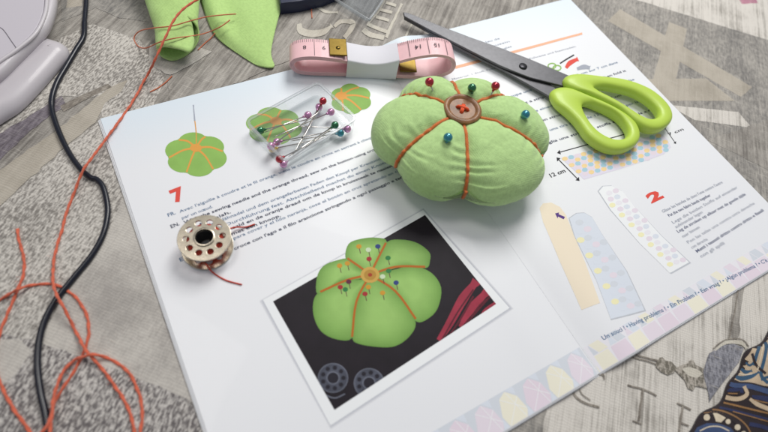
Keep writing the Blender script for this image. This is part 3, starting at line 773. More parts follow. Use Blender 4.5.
# points on the cushion under a pixel
def cush_hit(px, py):
    best = None
    for i in range(240):
        for j in range(5, 60):
            p = cush(2 * math.pi * i / 240, math.pi * .6 * j / 60)
            q = p - CAM_C; dz = -q.dot(BACK)
            x = 384 + CAM_F * q.dot(RIGHT) / dz; y = 216 - CAM_F * q.dot(UP) / dz
            e = (x - px) ** 2 + (y - py) ** 2
            if best is None or (e < 9 and best[0] < 9 and dz < best[1] - .5 and e < best[0] + 4) or e < best[0] - (0 if best[0] > 9 else 4): best = (e, dz, p)
    return best[2]
for (hx, hy), (bx, by), lift, col, label in (((429.5, 82), (432, 89.5), 5.0, 'red', 'red pearl-headed pin stuck in the back left lobe of the pincushion beside the pink tape'),
        ((472, 88), (471.5, 92), 2.6, 'green', 'dark green pearl-headed pin standing in the green pincushion between the two red pins'),
        ((495.5, 86), (491.5, 94), 5.0, 'red', 'red pearl-headed pin stuck in the pincushion lobe beside the scissor blades'),
        ((525.5, 114.5), (524.5, 117.5), 1.8, 'teal', 'teal pearl-headed pin pressed into the pincushion lobe beside the scissor handles'),
        ((448, 137.5), (448, 140.5), 1.8, 'teal', 'teal pearl-headed pin pressed into the pincushion lobe just in front of the button')):
    b = cush_hit(bx, by); h = at(hx, hy, b.z + lift)
    d = (b - h).normalized(); pin(h, b + d * 11, col, label, 'pins stuck in the pincushion', 2.1)

# ------------------------------------------------------------------ clear pin box
CLEAR = clear_plastic('clear_plastic')
zb = max(zp(x, y) for x in range(58, 114, 3) for y in range(140, 190, 3)) + 0.15
cs = [at(*p, zb + 3) for p in ((249, 126), (321, 87), (353, 126), (283, 170))]
ctr = sum((Vector((c.x, c.y, 0)) for c in cs), Vector()) / 4
ex = ((cs[1] + cs[2]) - (cs[0] + cs[3])); ex.z = 0; lx = ex.length / 2; ex.normalize(); ey = Vector((-ex.y, ex.x, 0))
ly = abs(((cs[0] + cs[1]) - (cs[2] + cs[3])).dot(ey)) / 2
BXC = Vector((ctr.x, ctr.y, zb))
def rrect(hx, hy, r, n=5):
    o = []
    for cx, cy, a0 in ((hx - r, hy - r, 0), (-hx + r, hy - r, 90), (-hx + r, -hy + r, 180), (hx - r, -hy + r, 270)):
        for k in range(n + 1):
            a = math.radians(a0 + 90 * k / n); o.append((cx + r * math.cos(a), cy + r * math.sin(a)))
    return o
box = thing('pin_box', 'small clear plastic box holding pearl-headed pins on the left page', 'box', BXC)
def ringwall(hx, hy, r, th, z0, z1):
    A = rrect(hx, hy, r); B = rrect(hx - th, hy - th, max(.3, r - th)); n = len(A)
    V = [BXC + ex * x + ey * y + Vector((0, 0, z)) for z in (z0, z1) for x, y in A] + [BXC + ex * x + ey * y + Vector((0, 0, z)) for z in (z0, z1) for x, y in B]
    F = []
    for i in range(n):
        j = (i + 1) % n
        F += [(i, j, n + j, n + i), (2 * n + i, 3 * n + i, 3 * n + j, 2 * n + j), (n + i, n + j, 3 * n + j, 3 * n + i)]
    return V, F
def plate(hx, hy, r, z0, z1):
    A = rrect(hx, hy, r)
    return slab([BXC + ex * x + ey * y for x, y in A], BXC.z + z0, BXC.z + z1)
H2X, H2Y = lx / 2, ly / 2
mesh('tray_wall', *ringwall(H2X, H2Y, 3, .9, .7, 7.0), CLEAR, parent=box, smooth=False)
mesh('tray_floor', *plate(H2X, H2Y, 3, 0, .7), CLEAR, parent=box, smooth=False)
mesh('rim', *ringwall(H2X + .5, H2Y + .5, 3.4, 1.3, 7.02, 7.9), clear_plastic('clear_plastic_rim', (.80, .82, .83), .26), parent=box, smooth=False)
zt = zb + .75
G3 = 'pink pins in the clear box'
bp = [((260.5, 130.5), 3.0, (318, 117), 3.2, 'green', 'green pearl-headed pin in the clear box, its head over the printed flower'),
      ((308, 115), 4.6, (263, 133), 1.0, 'pink', 'pink pearl-headed pin with its head midway along the far side of the box'), ((331, 112), 4.2, (272, 138), 2.6, 'pink', 'pink pearl-headed pin with its head inside the far corner wall of the box'),
      ((323, 101), 5.4, (298, 148), 1.4, 'red', 'red pearl-headed pin lying in the far corner of the clear box'),
      ((319, 107), 2.4, (293, 155), 2.0, 'pink', 'pink pearl-headed pin with its head touching the far red pin in the clear box'), ((277, 142), 2.6, (333, 131), 3.0, 'pink', 'pink pearl-headed pin in the clear box beside the printed flower edge'),
      ((272.5, 149), 2.2, (325, 138), 1.2, 'gold', 'gold pearl-headed pin lying in the clear box beside a pink pin'),
      ((279.5, 159), 4.4, (330, 134), 3.6, 'red', 'red pearl-headed pin lying in the near corner of the clear box over a pink pin'),
      ((283.5, 164), 2.2, (338, 124), 4.4, 'pink', 'pink pearl-headed pin in the near corner of the clear box under the red pin'),
      ((335, 125), 4.6, (288, 157), 3.6, 'green', 'dark green pearl-headed pin lying in the clear box beside the teal pin'),
      ((340.5, 133), 2.6, (291, 141), 1.0, 'teal', 'teal pearl-headed pin lying in the clear box'),
      ((347.5, 129), 3.4, (296, 126), .8, 'pink', 'pink pearl-headed pin against the teal pin in the clear box'), ((271, 146), 4.8, (322, 110), 4.2, 'pink', 'pink pearl-headed pin lying over the gold pin in the clear box')]
for (hx, hy), hz, (tx_, ty_), tz, col, label in bp:
    pin(at(hx, hy, zt + hz), at(tx_, ty_, zt + tz), col, label or 'pink pearl-headed pin lying in the clear plastic box', 'pins in the clear box', 1.9)

# ------------------------------------------------------------------ tape measure
PINK = mat('pink_vinyl_tape', '#ecc0c4', 0.5, coat=.08, noise_amt=.03, noise_scale=300)
BRASS = mat('brass', '#6c5a2c', 0.34, metal=1.0, noise_amt=.1, noise_scale=500)
BANDP = mat('white_paper_band', '#dcdbe2', 0.7, bump=.1, bump_scale=500)
TZ = 2.35
A0 = at(289.5, 74.5, TZ); B0 = at(452, 80.5, TZ)
TU = (B0 - A0); TU.z = 0; TL = TU.length; TU.normalize(); TV = Vector((-TU.y, TU.x, 0))
if TV.y < 0: TV = -TV
TWD = 13.0
k_ = TL / 88.0
ctrl = [(9, 0), (25, .1), (44, .2), (62, .1), (76, .3), (85.5, 4.5), (87.7, 11), (84, 16.6), (75, 18.6), (63, 15.8), (50, 10.6), (40, 9.6), (25, 12.2), (12, 13.2), (3.2, 11.5), (0, 7), (2.6, 2)]
base = [Vector((x * k_, h, 0)) for x, h in ctrl]
loop = catmull(base, 14, True); NL = len(loop)
def inward(i):
    T = loop[(i + 1) % NL] - loop[i - 1]; T.normalize(); return Vector((-T.y, T.x, 0))
tape = thing('tape_measure', 'pink tape measure coiled flat in a white paper band', 'tape measure', A0 + TU * (TL / 2) + TV * (TWD / 2) - Vector((0, 0, .0)))
def tp(q, v): return A0 + TU * q.x + TV * v + Vector((0, 0, q.y))
TURNS = 4.7; th = .32; pitch = .50; start = int(NL * .70)
sp = []
for i in range(int(NL * TURNS)):
    idx = (start + i) % NL; inn_ = pitch * i / NL
    sp.append((loop[idx] + inward(idx) * inn_, inward(idx)))
def drop(q): return max(q.y, 0.02)
V, F = [], []
for q, n in sp:
    for off, v in ((0, 0), (0, TWD), (th, TWD), (th, 0)):
        r = q + n * off; V.append(tp(Vector((r.x, r.y)).to_3d(), v))
for i in range(len(sp) - 1):
    for k in range(4):
        F.append((4 * i + k, 4 * i + (k + 1) % 4, 4 * i + 4 + (k + 1) % 4, 4 * i + 4 + k))
F += [(0, 1, 2, 3), tuple(4 * (len(sp) - 1) + k for k in (3, 2, 1, 0))]
ribbon = mesh('tape', V, F, PINK, parent=tape, mods=[('EDGE_SPLIT', {'split_angle': .9})])
# top marks
top = [p for p in loop[NL * 8 // 17 - 14:] if p.y > 6]
top.sort(key=lambda p: p.x)
def toph(s):
    for a, b in zip(top, top[1:]):
        if a.x <= s <= b.x and b.x > a.x: return a.y + (b.y - a.y) * (s - a.x) / (b.x - a.x)
    return top[0].y if s < top[0].x else top[-1].y
I_TK = mat('tape_black_print', '#4a3a42', .6)
def mark(s0, s1, v0, v1):
    q = []
    for s in (s0, s1):
        for v in (v0, v1): q.append(A0 + TU * s + TV * v + Vector((0, 0, toph(s) + .05)))
    return [q[0], q[2], q[3], q[1]], [(0, 1, 2, 3)]
bs0, bs1 = TL * .335, TL * .64
cms = [s for s in [TL * .64 + 5.5 + 10 * k for k in range(-7, 4)] if 3 < s < TL * .955 and not (bs0 - .5 < s < bs1 + .5)]
for s in cms: mesh('centimetre_mark', *mark(s - .14, s + .14, .6, TWD - .2), I_TK, parent=ribbon, smooth=False)
ml = []
s = 2.0
while s < TL * .955:
    if not (bs0 - .3 < s < bs1 + .3): ml.append(mark(s - .1, s + .1, TWD - 2.2, TWD - .1))
    s += 1.0
mesh('millimetre_marks', *join(*ml), I_TK, parent=ribbon, smooth=False, kind='stuff')
for k, s in enumerate(cms):
    body = str(8 + 1 * k) if s < bs0 else str(11 + k)
    V, F = text_vf(body, .012)
    wd = max(v.x for v in V); hh = 2.7; sc = hh / .7
    q = []
    for v in V:
        ss = s - 5 - (v.x - wd / 2) * sc; vv = TWD * .52 - (v.y - .35) * sc
        q.append(A0 + TU * ss + TV * vv + Vector((0, 0, toph(ss) + .055)))
    if s - 8 > 2 and not (bs0 - 1 < s - 5 < bs1 + 3): mesh('numeral', q, [f[::-1] if False else f for f in F], I_TK, parent=ribbon, smooth=False)
# paper band
bh = max(toph(bs0), toph(bs1), toph((bs0 + bs1) / 2)) + .5
def band_ring(s, grow=0.0):
    t0 = toph(s) + .35 + grow
    o = []
    for cx, cy, a0 in ((TWD - .2, t0 - .6, 0), (.2, t0 - .6, 90), (.2, .3, 180), (TWD - .2, .3, 270)):
        for k in range(4):
            a = math.radians(a0 + 30 * k); o.append((cx + .7 * math.cos(a), cy + .7 * math.sin(a)))
    return o
V, F = [], []
nb = 9; m_ = 16
for i in range(nb):
    s = bs0 + (bs1 - bs0) * i / (nb - 1)
    for v, h in band_ring(s, 0): V.append(A0 + TU * s + TV * v + Vector((0, 0, max(h, -.25))))
for i in range(nb - 1):
    for k in range(m_):
        F.append((i * m_ + k, i * m_ + (k + 1) % m_, (i + 1) * m_ + (k + 1) % m_, (i + 1) * m_ + k))
mesh('paper_band', V, F, BANDP, parent=tape, mods=[('SOLIDIFY', {'thickness': .00018, 'offset': 1}), ('EDGE_SPLIT', {'split_angle': .9})])
def clip(s, ln, v0, v1, h, slope=0.0):
    pts = []
    P = [A0 + TU * ss + TV * v + Vector((0, 0, hh)) for hh in (h, h + .9) for ss, v in ((s, v0), (s + ln, v0), (s + ln, v1), (s, v1))]
    return P, [(3, 2, 1, 0), (4, 5, 6, 7), (0, 1, 5, 4), (1, 2, 6, 5), (2, 3, 7, 6), (3, 0, 4, 7)]
brc = mesh('end_clip', *clip(bs0 - 9.4, 9.2, 1.2, TWD + .6, max(toph(bs0 - 9.4), toph(bs0)) + .15), BRASS, parent=tape, smooth=False, mods=[('BEVEL', {'width': .0003, 'segments': 2})])
cq = A0 + TU * (bs0 - 4.8) + TV * (TWD * .5) + Vector((0, 0, max(toph(bs0 - 9.4), toph(bs0)) + 1.05))
mesh('rivet', *lathe([(1.2, -.1), (1.1, .3), (.7, .5), (.01, .55)], cq, 14), BRASS, parent=brc)
mesh('end_clip', *clip(TL * .66, 9.5, .6, TWD - .6, 4.2), BRASS, parent=tape, smooth=False, mods=[('BEVEL', {'width': .0003, 'segments': 2})])

# ------------------------------------------------------------------ scissors
BLADE = mat('dark_coated_steel', '#5d5d60', 0.38, metal=0.75, noise_amt=.08, noise_scale=400, bump=.03, bump_scale=1500)
LIME = mat('lime_plastic', (.72, .83, .32), 0.42, spec=.45, coat=.05, bump=.02, bump_scale=300)
SCZ = 3.6
sc = thing('scissors', 'closed scissors with dark blades and lime green plastic handles', 'scissors', at(523, 66, 0) + Vector((0, 0, 2)))
def blade(pts, z0, z1, name='blade'):
    P = [at(x, y, (z0 + z1) / 2) for x, y in pts]
    return mesh(name, *slab(P, z0, z1), BLADE, parent=sc, smooth=False, mods=[('BEVEL', {'width': .00035, 'segments': 2, 'limit_method': 'ANGLE'})])
blade([(403, 13), (408, 13.6), (436, 25), (470, 38), (500, 48.5), (530, 60), (556, 71), (575, 79), (578, 89), (566, 87.5), (548, 83), (530, 78.5), (512, 71.5), (500, 66.5), (470, 51.5), (432, 32), (404, 17)], 5.3, 6.7)
blade([(404, 16), (432, 31), (470, 51), (500, 65), (520, 62), (540, 76), (556, 90), (566, 98), (560, 106), (547, 96), (524, 83), (500, 69.5), (470, 55), (432, 34.5), (404, 19)], 3.7, 5.1)
pv = at(523, 66.5, 6.7)
mesh('pivot_screw', *lathe([(2.4, -.2), (2.4, .5), (2.0, .8), (.01, .85)], pv, 20), mat('screw_steel', '#3c3c40', .35, metal=.9), parent=sc)
sd = RIGHT.copy(); sd.z = 0; sd.normalize(); sn_ = Vector((-sd.y, sd.x, 0)); pq = pv + Vector((0, 0, .86))
mesh('screw_slot', [pq + sd * a * 1.7 + sn_ * b * .28 + Vector((0, 0, .02)) for a, b in ((-1, -1), (1, -1), (1, 1), (-1, 1))], [(0, 1, 2, 3)], mat('slot_dark', '#141416', .8), parent=sc, smooth=False)
def handle(outer, inner, zc, hh, name='handle'):
    n = 72
    O = catmull([at(x, y, zc) for x, y in outer], 12, True); I = catmull([at(x, y, zc) for x, y in inner], 12, True)
    def rs(P):
        P = P + [P[0]]; L = [0]
        for a, b in zip(P, P[1:]): L.append(L[-1] + (b - a).length)
        out = []
        for k in range(n):
            t = L[-1] * k / n
            i = max(j for j in range(len(L)) if L[j] <= t + 1e-9); i = min(i, len(P) - 2)
            out.append(P[i].lerp(P[i + 1], (t - L[i]) / max(1e-9, L[i + 1] - L[i])))
        return out
    I = rs(I); Ic = sum(I, Vector()) / n; O = rs(O)
    # each outer sample pairs with a sample of the hole, kept in order round the loop
    k0 = min(range(n), key=lambda k: (I[k] - O[0]).length); I = I[k0:] + I[:k0]
    V, F = [], []; m = 14
    for o, i in zip(O, I):
        c = (o + i) / 2; d = (o - i) / 2
        for k in range(m):
            a = 2 * math.pi * k / m
            ca, sa = math.cos(a), math.sin(a)
            V.append(c + d * (math.copysign(abs(ca) ** .8, ca)) + Vector((0, 0, hh / 2 * math.copysign(abs(sa) ** .7, sa))))
    for i in range(n):
        for k in range(m):
            j = (i + 1) % n
            F.append((i * m + k, i * m + (k + 1) % m, j * m + (k + 1) % m, j * m + k))
    return mesh(name, V, F, LIME, parent=sc, mods=[('SUBSURF', {'levels': 1, 'render_levels': 1})])
h1 = handle([(549, 93), (553, 104), (565, 114), (575, 124), (587, 140), (604, 151), (620, 153), (634, 147), (638.5, 137), (633, 124), (618, 113), (600, 104), (583, 97), (562, 89)],
            [(582, 107), (584, 116), (590, 127), (600, 136), (613, 141.5), (623, 140), (626, 133), (620, 122), (611, 114.5), (600, 109.5), (590, 106)], 5.9, 7.4)
h2 = handle([(564, 78), (562, 84), (571, 91), (584, 95.5), (601, 103), (618, 112), (634, 125), (648, 132), (661, 131), (670.5, 122), (669, 111), (659, 99), (645, 89.5), (622, 81.5), (594, 78), (575, 76)],
            [(593, 90), (600, 95), (616, 104), (634, 115.5), (647, 121), (655.5, 119), (655, 112), (646, 103), (632, 95), (615, 90.5), (602, 88.5)], 7.2, 7.6)

# ------------------------------------------------------------------ bobbin
NICK = mat('nickel_plated_steel', '#c2b9a8', 0.27, metal=1.0, noise_amt=.12, noise_scale=350, bump=.05, bump_scale=1200)
REDT = mat('red_wound_thread', '#c63c26', 0.7, bump=.5, bump_scale=1800, noise_amt=.2, noise_scale=900)
bc_ = at(204.5, 238, 10.2); bzz = zp(bc_.x, bc_.y) + .1
BB = Vector((bc_.x, bc_.y, bzz))
bob = thing('bobbin', 'metal bobbin with holed flanges wound with red thread on the printed text', 'bobbin', BB)
BR = 10.6; BH = 9.2
def disc_plate(z, rot):
    V, F = curve2d([circ(0, 0, BR - .12, 64), circ(0, 0, 3.5, 32)] + [circ(7.1 * math.cos(rot + k * 2 * math.pi / 10), 7.1 * math.sin(rot + k * 2 * math.pi / 10), 1.45, 18) for k in range(10)], .28, .12)
    return [v + BB + Vector((0, 0, z)) for v in V], F
for z, rot in ((.42, .1), (BH - .42, .33)):
    fl = mesh('flange', *disc_plate(z, rot), NICK, parent=bob, mods=[('EDGE_SPLIT', {'split_angle': .6})])
mesh('core_tube', *lathe([(3.5, 0), (4.2, 0), (4.2, .8), (4.0, .85), (4.0, BH - .85), (4.3, BH - .8), (4.3, BH + .45), (4.05, BH + .65), (3.6, BH + .6), (3.45, BH + .3), (3.45, 0)], BB, 40), NICK, parent=bob, mods=[('EDGE_SPLIT', {'split_angle': .8})])
wv = []
for k in range(25):
    wv.append((6.9 + .12 * (-1) ** k + .35 * math.sin(k * 1.3), .95 + (BH - 1.9) * k / 24))
mesh('wound_thread', *lathe([(4.1, .9)] + wv + [(4.1, BH - .9)], BB, 40), REDT, parent=bob)
mesh('bore_shade_lining', *lathe([(3.38, .2), (3.38, BH + .1)], BB, 32), mat('bore_shade_dark', '#1b1a1c', .6), parent=bob)  # near-black lining: the shade inside the hole is put into its colour
tz_ = lambda p, z=.35: Vector((p.x, p.y, zp(p.x, p.y) + z))
e0 = BB + Vector((0, 0, 1.4))
t1 = [at(206, 264, bzz + 2.5), tz_(onpage(213, 273), .6), tz_(onpage(226, 280.5)), tz_(onpage(242, 285))]
mesh('thread_tail', *tube(catmull(t1, 8), .32, 6), REDT, parent=bob)
t2 = [at(228, 229, bzz + 3.5), tz_(onpage(236, 229), 1.6), tz_(onpage(246, 227.5), .5), tz_(onpage(255, 224.5))]
mesh('thread_tail', *tube(catmull(t2, 8), .32, 6), REDT, parent=bob)

# ------------------------------------------------------------------ black cord and loose orange threads
CORD = mat('black_rubber', (.05, .07, .13), 0.3, spec=.5)
def zrest(p):
    """height of what lies under a table point"""
    return zp(p.x, p.y) if -0.5 < p.x < 2 * PW and -.5 < p.y < PH else 0.0
CR = 1.2
cpx = [(86.5, -14), (86, 4), (84.5, 22), (83.5, 37), (76, 50), (66, 67), (56, 85), (51.5, 104), (56, 124), (67, 149), (79, 167), (90, 177), (97, 179.5), (103, 187), (107, 202), (107.5, 216), (103, 235), (92, 255), (75, 276), (56, 300), (45, 320), (39, 342), (37.5, 366), (40.5, 392), (46, 417), (49, 445), (50, 480)]
cp = catmull([at(x, y, CR) for x, y in cpx], 10)
def crad(u): return CR * (1.12 if .075 < u < .27 else 1.0)
mesh('black_cord', *tube(cp, crad, 14), CORD, org=at(107, 210, 0), label='black rubber power cord running down beside the booklet', cat='cord')
ORT = mat('orange_embroidery_thread', '#d2664a', 0.72, sheen=0.35, spec=.25, noise_amt=.15, noise_scale=700, bump=.3, bump_scale=2500)
TR = .48
def floss(name, pts, label, group='loose orange threads', r=TR, lobes=2):
    P = []
    for q in pts:
        x, y = q[:2]; zz = q[2] if len(q) > 2 else 0
        p = at(x, y, r + zz); 
        if len(q) < 3: p = at(x, y, r + zrest(p) * 1.0)
        P.append(p)
    path = resample(catmull(P, 10), .5)
    n = len(path)
    path = [p + Vector((noise.noise(p * .25), noise.noise(p * .25 + Vector((5, 5, 5))), 0)) * .25 for p in path]
    fz = []
    for i_ in range(2, n - 2, 2):
        p = path[i_]; a_ = random.uniform(0, 6.283); d_ = Vector((math.cos(a_), math.sin(a_), random.uniform(.1, .9))).normalized()
        q_ = p + d_ * r * .7; L_ = random.uniform(.5, 1.7); b_ = Vector((random.uniform(-.5, .5), random.uniform(-.5, .5), random.uniform(-.2, .4)))
        fz.append(tube([q_, q_ + (d_ + b_ * .4) * L_ * .5, q_ + (d_ + b_) * L_], .045, 3, cap=False))
    return mesh(name, *join(tube(path, r * 1.12, 16, lobes=lobes, lob=.5, twist=.7), *fz), ORT, org=(path[n // 2].x, path[n // 2].y, 0), label=label, cat='thread', group=group)
floss('orange_thread', [(214, -14, 21), (200, -2, 21.5), (186, 7, 20.5), (174, 20, 19), (164, 40, 15), (155, 60, 10), (147, 76, 2), (131, 104, .4), (117, 124, 2.0), (108, 136, 2.4), (97, 151, 3.0), (89.5, 161, 4.0), (84.5, 168, 4.3), (80, 177, 3.0), (73, 196, .3), (67, 211, 0), (61, 233, 0), (55, 254, 0), (53, 274, 1.0), (54, 287, 2.3), (59.5, 300, 4.0), (66, 312, 3.2), (75, 330, .3), (86, 350, 2.2), (98, 364, .6), (112, 382, 0), (126, 404, 0), (133, 424, 0), (138, 450, 0)],
      'long orange thread running from the green scrap over the booklet corner and black cord')
floss('orange_thread', [(-14, 310, 0), (0, 300, 0), (14, 291.5, 1.6), (20, 288.5, 2.2), (35, 285, 0), (54, 284.5, .2), (68, 291, 0), (80, 303, 0), (88, 320, 0), (88, 338, 0), (84, 352, 0), (74, 371, 0), (62, 390, 0), (54, 404, .6), (50, 420, 3.9), (44, 430, 4.2), (34, 440, 2), (20, 460, 0)],
      'looped orange thread passing under the long thread beside the black cord')
floss('orange_thread', [(17.5, 229, 0), (19, 240, 0), (23.5, 258, 0), (24, 272, 0), (19, 286, .2), (10, 308, 0), (1, 330, 0), (-5, 352, 0), (-4, 372, 0), (4, 392, 0), (16, 412, 0), (30, 432, 0), (40, 452, 0)],
      'orange thread with its cut end lying free on the speckled cloth')
floss('orange_thread', [(49, 470, 4.4), (50, 436, 4.2), (52, 412, 3.4), (55, 392, 2.2), (63, 372, 1.2), (75, 360, 1.0), (84, 356.5, 2.2), (95, 354.5, 2.2), (110, 359, 0), (126, 370, 0), (137, 388, 0), (142, 408, 0), (141, 428, 0), (136, 455, 0)],
      'orange thread making a tall open arch beside the booklet edge')
fine = mat('fine_orange_thread', '#c66a45', .7, sheen=.3)
def finefl(pts, label):
    P = [at(x, y, z) for x, y, z in pts]; path = resample(catmull(P, 10), .8)
    mesh('fine_orange_thread', *tube(path, .32, 6), fine, org=(path[0].x, path[0].y, 0), label=label, cat='thread', group='fine threads on the green scraps')
finefl([(236, 14, 7.5), (222, 15, 9), (206, 17, 10), (190, 21, 12), (172, 26, 13), (154, 28, 10), (140, 31, 4), (134, 38, .5), (138, 46, .5), (146, 48, 4.5), (160, 42, 11.5), (176, 38, 12.5), (192, 36, 9), (206, 33, 4), (220, 27, 8), (230, 20, 9)], 'fine orange thread looped over both green scraps')
finefl([(198, 50, .5), (204, 44, .4), (211, 38, .4), (215, 33, 2)], 'short fine orange thread end between the two green scraps')
finefl([(312.6, -12, .5), (312.2, 0, .5), (311.5, 10, .4), (312, 18, .4)], 'fine red thread lying on the cloth below the navy case')
finefl([(150, 92, .4), (158, 88, .4), (166, 82, .4), (172, 76, .4)], 'faint orange thread end on the cloth below the rolled green scrap')

# ------------------------------------------------------------------ green fabric scraps
SCRAP = mat('green_scrap_cotton', (.70, .83, .52), 0.88, sheen=.2, spec=.15, noise_amt=.08, noise_scale=700, weave=.22, weave_pitch=.7, bump=.25, bump_scale=500)
def net(name, rows, label, th=.7, sub=3):
    nr, nc = len(rows), len(rows[0])
    V = [at(x, y, max(.7, z * .62)) for r in rows for x, y, z in r]
    F = [(j * nc + i, (j + 1) * nc + i, (j + 1) * nc + i + 1, j * nc + i + 1) for j in range(nr - 1) for i in range(nc - 1)]
    c = sum(V, Vector()) / len(V); c.z = 0
    return mesh(name, V, F, SCRAP, org=c, label=label, cat='fabric scrap', group='green fabric scraps', mods=[('SUBSURF', {'levels': sub, 'render_levels': sub}), ('SOLIDIFY', {'thickness': th * MM, 'offset': 0})])
# rolled scrap: a sheet whose near end is curled into an open tube
ax0 = at(171, -26, 0); ax1 = at(181.5, 63, 0); axd = (ax1 - ax0); axd.z = 0; AL = axd.length; axd.normalize(); axn = Vector((-axd.y, axd.x, 0))
rows_ = []
nu, nv = 16, 26
for i in range(nu + 1):
    u = i / nu
    r0 = 20 - 9.8 * u + .8 * math.sin(u * 7)
    row = []
    for j in range(nv + 1):
        v = j / nv
        a = math.radians(-150 + 455 * v - 10 * (1 - u))
        r = r0 * (1 - .34 * v ** 2)
        ce = ax0 + axd * (AL * (u * (1 - .30 * sstep((.40 - v) / .32) - .42 * sstep((v - .80) / .2)) + .05 * math.sin(v * 9) * u)) + Vector((0, 0, 0))
        zc = r0 * .56
        p = ce - axn * (r * math.sin(a) * 1.05) + Vector((0, 0, zc - r * math.cos(a) * .52 * (1 if True else 1)))
        p += Vector((noise.noise(p * .09), noise.noise(p * .09 + Vector((4, 4, 4))), noise.noise(p * .11 + Vector((8, 1, 2))))) * 1.3
        p.z = max(.6, p.z)
        row.append(p)
    rows_.append(row)
V = [p for r in rows_ for p in r]; W_ = nv + 1
F = [(i * W_ + j, (i + 1) * W_ + j, (i + 1) * W_ + j + 1, i * W_ + j + 1) for i in range(nu) for j in range(nv)]
mesh('fabric_scrap', V, F, SCRAP, org=(ax1.x, ax1.y, 0), label='green cotton scrap rolled into an open tube under the long orange thread', cat='fabric scrap', group='green fabric scraps', mods=[('SUBSURF', {'levels': 1, 'render_levels': 1}), ('SOLIDIFY', {'thickness': .0008, 'offset': 0})])
net('fabric_scrap', [[(196, -18, 2), (208, -16, 9), (222, -10, 3), (244, -10, 6), (266, -12, 9), (288, -18, 3)],
                     [(204, 10, 1), (214, 9, 12), (226, 15, 2), (244, 10, 11), (264, 10, 9), (281, 8, 4)],
                     [(211, 30, 1), (222, 28, 10), (234, 29, 4), (250, 26, 10), (262, 27, 7), (276, 27, 3)],
                     [(219, 41, 1), (230, 40, 4.5), (240, 41, 6), (251, 42, 6.5), (262, 44, 6), (272, 44, 3)],
                     [(238, 54, 1), (244, 54, 3), (251, 55, 4), (257, 56, 4), (263, 57, 4), (270, 57, 3)],
                     [(256, 65.5, .8), (260, 66.5, 1), (264, 67.5, 1.5), (268, 68, 2), (272, 68, 2), (276, 66.5, 1.5)]],
    'green cotton scrap folded to a point beside the pink tape measure')

# ------------------------------------------------------------------ sewing machine corner
LILAC = mat('lilac_grey_plastic', (.79, .77, .79), 0.42, coat=.1, bump=.03, bump_scale=700)
LILAC2 = mat('lilac_grey_plastic_lower', (.76, .74, .76), 0.4, coat=.15, bump=.03, bump_scale=700)
mo = at(40, 60, 0)
mach = thing('sewing_machine', 'lilac grey plastic sewing machine base with rounded corner', 'sewing machine', (mo.x, mo.y, 0))
def rounded_prism(pts, layers):
    """pts: px outline at top height; layers: [(z, outward offset mm)] bottom to top"""
    P = [Vector((p.x, p.y, 0)) for p in pts]; n = len(P); N = []
    area_ = sum(P[i].x * P[(i + 1) % n].y - P[(i + 1) % n].x * P[i].y for i in range(n))
    for i in range(n):
        T = (P[(i + 1) % n] - P[i - 1]).normalized(); q = Vector((T.y, -T.x, 0)); N.append(q if area_ > 0 else -q)
    V, F = [], []
    for z, off in layers: V += [Vector((p.x + q.x * off, p.y + q.y * off, z)) for p, q in zip(P, N)]
    for l in range(len(layers) - 1):
        for i in range(n):
            j = (i + 1) % n; F.append((l * n + i, l * n + j, (l + 1) * n + j, (l + 1) * n + i))
    F.append(tuple(range((len(layers) - 1) * n, len(layers) * n))); F.append(tuple(range(n))[::-1])
    return V, F
def outl(px, z, far): 
    c = catmull([at(x, y, z) for x, y in px], 6)
    return c + [Vector(f) for f in far]
far = [(-40, 420, 0), (-220, 330, 0), (-150, 150, 0)]
low = catmull([at(x, y, 1) for x, y in ((-40, 154), (0, 125), (22, 110.5), (44, 88), (62, 67), (68.5, 59), (69.5, 53.5), (66, 48.5), (57, 45), (40, 40), (20, 36))], 5) + [Vector((-160, 290, 0)), Vector((-190, 160, 0))]
mesh('base', *rounded_prism(low, [(.7, -.5), (.9, 0), (2.4, .2), (4.6, -.8), (6.4, -2.6), (7.4, -5), (7.7, -7.5)]), LILAC2, parent=mach, mods=[('EDGE_SPLIT', {'split_angle': 1.0})])
upp = outl([(-40, 110), (0, 83), (20, 64), (38, 46), (50, 32), (56.5, 15), (58.5, 0), (59, -30)], 8, far)
mesh('housing', *rounded_prism(upp, [(7.0, -1.2), (7.6, -.2), (10.5, .2), (12.4, -.4), (13, -1.6)]), LILAC, parent=mach, mods=[('EDGE_SPLIT', {'split_angle': 1.0})])
lip = catmull([at(x, y, 13.4) for x, y in ((-40, 88), (0, 61.5), (20, 47.5), (36, 33), (44.5, 16), (47, 0), (47.5, -30))], 10)
mesh('raised_rim', *tube(lip, .9, 10), LILAC, parent=mach)
inl = outl([(-40, 87), (0, 61), (20, 47), (35.5, 32.5), (44, 16), (46.5, 0), (47, -30)], 13.5, [(-50, 415, 0), (-210, 330, 0), (-150, 165, 0)])
mesh('cover_plate', *rounded_prism(inl, [(12.9, -1.0), (13.4, -1.0), (13.7, -1.3)]), mat('lilac_cover_plastic', (.77, .75, .78), .5, bump=.05, bump_scale=900), parent=mach, mods=[('EDGE_SPLIT', {'split_angle': .8})])
gap = catmull([at(x, y, 13.75) for x, y in ((-6, 28), (2, 28.5), (12, 42), (17, 49))], 5)
mesh('panel_gap', *tube(gap, .18, 6), mat('panel_gap_dark', '#6f6b74', .7), parent=mach)

